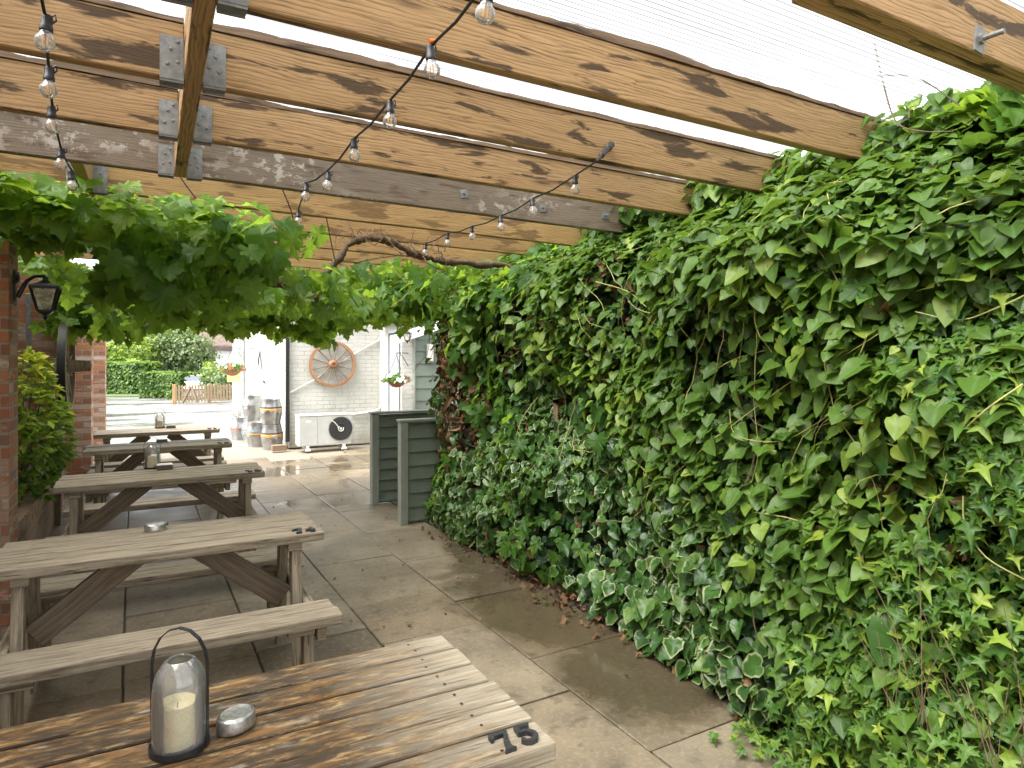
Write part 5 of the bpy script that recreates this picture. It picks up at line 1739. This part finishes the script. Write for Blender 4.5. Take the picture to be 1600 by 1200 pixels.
pb_ = far_base(191, 46)
up_ = empty('utility_pole', pb_, label='pale utility pole among the trees beyond the hedge', cat='pole')
MB().tube([(0, 0, 0), (0, 0, 7.5)], [.20, .16], 10).build('shaft', MAT['pale_stone'], up_, smooth=True)
MB().box((0, 0, 7.0), (1.4, .1, .12)).build('crossarm', MAT['fence'], up_)

# picket fence
fa, fb = W(272, 632, z=-.03), W(385, 627, z=-.03)
FN = empty('picket_fence', fa, label='low wooden picket fence beside the white building, two dark props against it', cat='fence')
dv_ = fb - fa; n = int(dv_.length / .105)
pk = MB()
for k in range(n):
    q = dv_ * ((k + .5) / n)
    a_ = math.atan2(dv_.y, dv_.x)
    M_ = Matrix.Translation((q.x, q.y, .06)) @ Matrix.Rotation(a_, 4, 'Z') @ Matrix(((1, 0, 0, 0), (0, 0, 1, 0), (0, 1, 0, 0), (0, 0, 0, 1)))
    hh_ = .60 + random.uniform(-.01, .01)
    pk.prism([(-.034, 0), (.034, 0), (.034, hh_ - .05), (0, hh_), (-.034, hh_ - .05)], -.01, .01, M_)
pk.build('pickets', MAT['fence'], FN)
rl = MB()
for z_ in (.16, .48): rl.bar((0, .03, z_), (dv_.x, dv_.y + .03, z_), .03, .07)
rl.build('rails', MAT['fence'], FN)
for f_ in (0, .47, .97):
    MB().box((dv_.x * f_, dv_.y * f_ + .06, .33), (.10, .10, .70)).build('post', MAT['beam_new' if f_ == 0 else 'fence'], FN, bevel=.006)
for pa_, pb2 in (((285, 630), (298, 604)), ((308, 629), (300, 605))):
    a_ = W(*pa_, d=22.6) - fa; b_ = W(*pb2, d=22.6) - fa
    MB().bar(a_, b_, .09, .05).build('prop', MAT['table_dark'], FN)

# garden plants behind the fence
for k, (px, py, d, r_, mt, lab) in enumerate(((329, 580, 31, (.45, .5, .45), 'hedgeyel', 'bright green bush beside the white car behind the fence'), (335, 590, 26.5, (.6, .5, .45), 'olive', 'grey-green flowering bush in the middle of the fenced garden'),
                                             (356, 592, 25.8, (.55, .5, .42), 'olive', 'purplish-green bush at the right end of the fenced garden'))):
    leafy('garden_bush', lab, 'bush', far_base(px, d), [(at(px, py, d), r_), (at(px + 5, py + 14, d), (r_[0], r_[1], r_[2]))], mt, 700, .10, tint=.5)

# white car
cb = far_base(301, 46)
CR = empty('parked_car', cb, R(-20), label='white hatchback parked behind the picket fence, seen from the rear', cat='car')
cs = [(-.0, .25), (-.05, .55), (.0, .85), (.10, 1.02), (.45, 1.42), (.9, 1.50), (2.0, 1.48), (2.9, 1.02), (3.9, .88), (4.1, .6), (4.05, .25)]
MB().prism(cs, -.86, .86, Matrix(((0, 0, 1, 0), (1, 0, 0, 0), (0, 1, 0, 0), (0, 0, 0, 1)))).build('body', MAT['carwhite'], CR, bevel=.09, seg=3)
MB().bar((0, .105, 1.06), (0, .43, 1.40), 1.34, .03, up=(0, -1, .9)).build('rear_window', MAT['carglass'], CR, bevel=.01)
for s in (-1, 1):
    MB().box((s * .76, .02, .95), (.16, .12, .26)).build('tail_light', MAT['tail'], CR, bevel=.03)
    for yw in (.75, 3.3):
        wh = MB().lathe([(.0001, -.1), (.2, -.1), (.32, -.09), (.33, 0), (.32, .09), (.2, .1), (.0001, .1)], (s * .78, yw, .33), 24, rot=Matrix.Rotation(R(90), 3, 'Y')).build('wheel', MAT['rubber'], CR, smooth=True)
        MB().lathe([(.0001, .11), (.19, .105), (.2, .09)], (s * .78, yw, .33), 20, rot=Matrix.Rotation(R(90 * s), 3, 'Y')).build('rim', MAT['steel'], wh, smooth=True)
MB().box((0, -.055, .80), (.52, .02, .11)).build('number_plate', MAT['signyellow'], CR)
MB().box((0, -.06, .45), (1.66, .1, .22)).build('bumper', MAT['carwhite'], CR, bevel=.04)

# cottage
cl_ = W(318, 600, d=50); crr = W(440, 600, d=50)
cz = ground_z(cl_.y)
CT = empty('thatched_cottage', (cl_.x, cl_.y, cz), label='white cottage with a low thatched roof beyond the garden', cat='house')
wd_ = crr.x - cl_.x
MB().box((wd_ / 2, 2.5, 1.7), (wd_, 5, 3.4)).build('wall', MAT['plaster'], CT)
MB().prism([(-.6, 3.15), (.3, 3.35), (5.0, 3.35), (5.6, 3.15), (5.6, 3.55), (2.6, 6.5), (2.4, 6.5), (-.6, 3.55)], -.6, wd_ + .4, Matrix(((0, 0, 1, 0), (1, 0, 0, 0), (0, 1, 0, 0), (0, 0, 0, 1)))).build('roof', MAT['thatch'], CT, bevel=.12, seg=2)
MB().box((.70, -.06, 1.6), (.22, .12, 3.2)).build('downpipe', MAT['table_dark'], CT)
for xq in (2.4, 4.6):
    w_ = MB().box((xq, -.03, 1.7), (.9, .08, 1.0)).build('window', MAT['carglass'], CT)
    MB().box((xq, -.08, 1.7), (.05, .05, 1.0)).box((xq, -.085, 1.7), (.9, .045, .05)).build('frame', MAT['plaster'], w_)
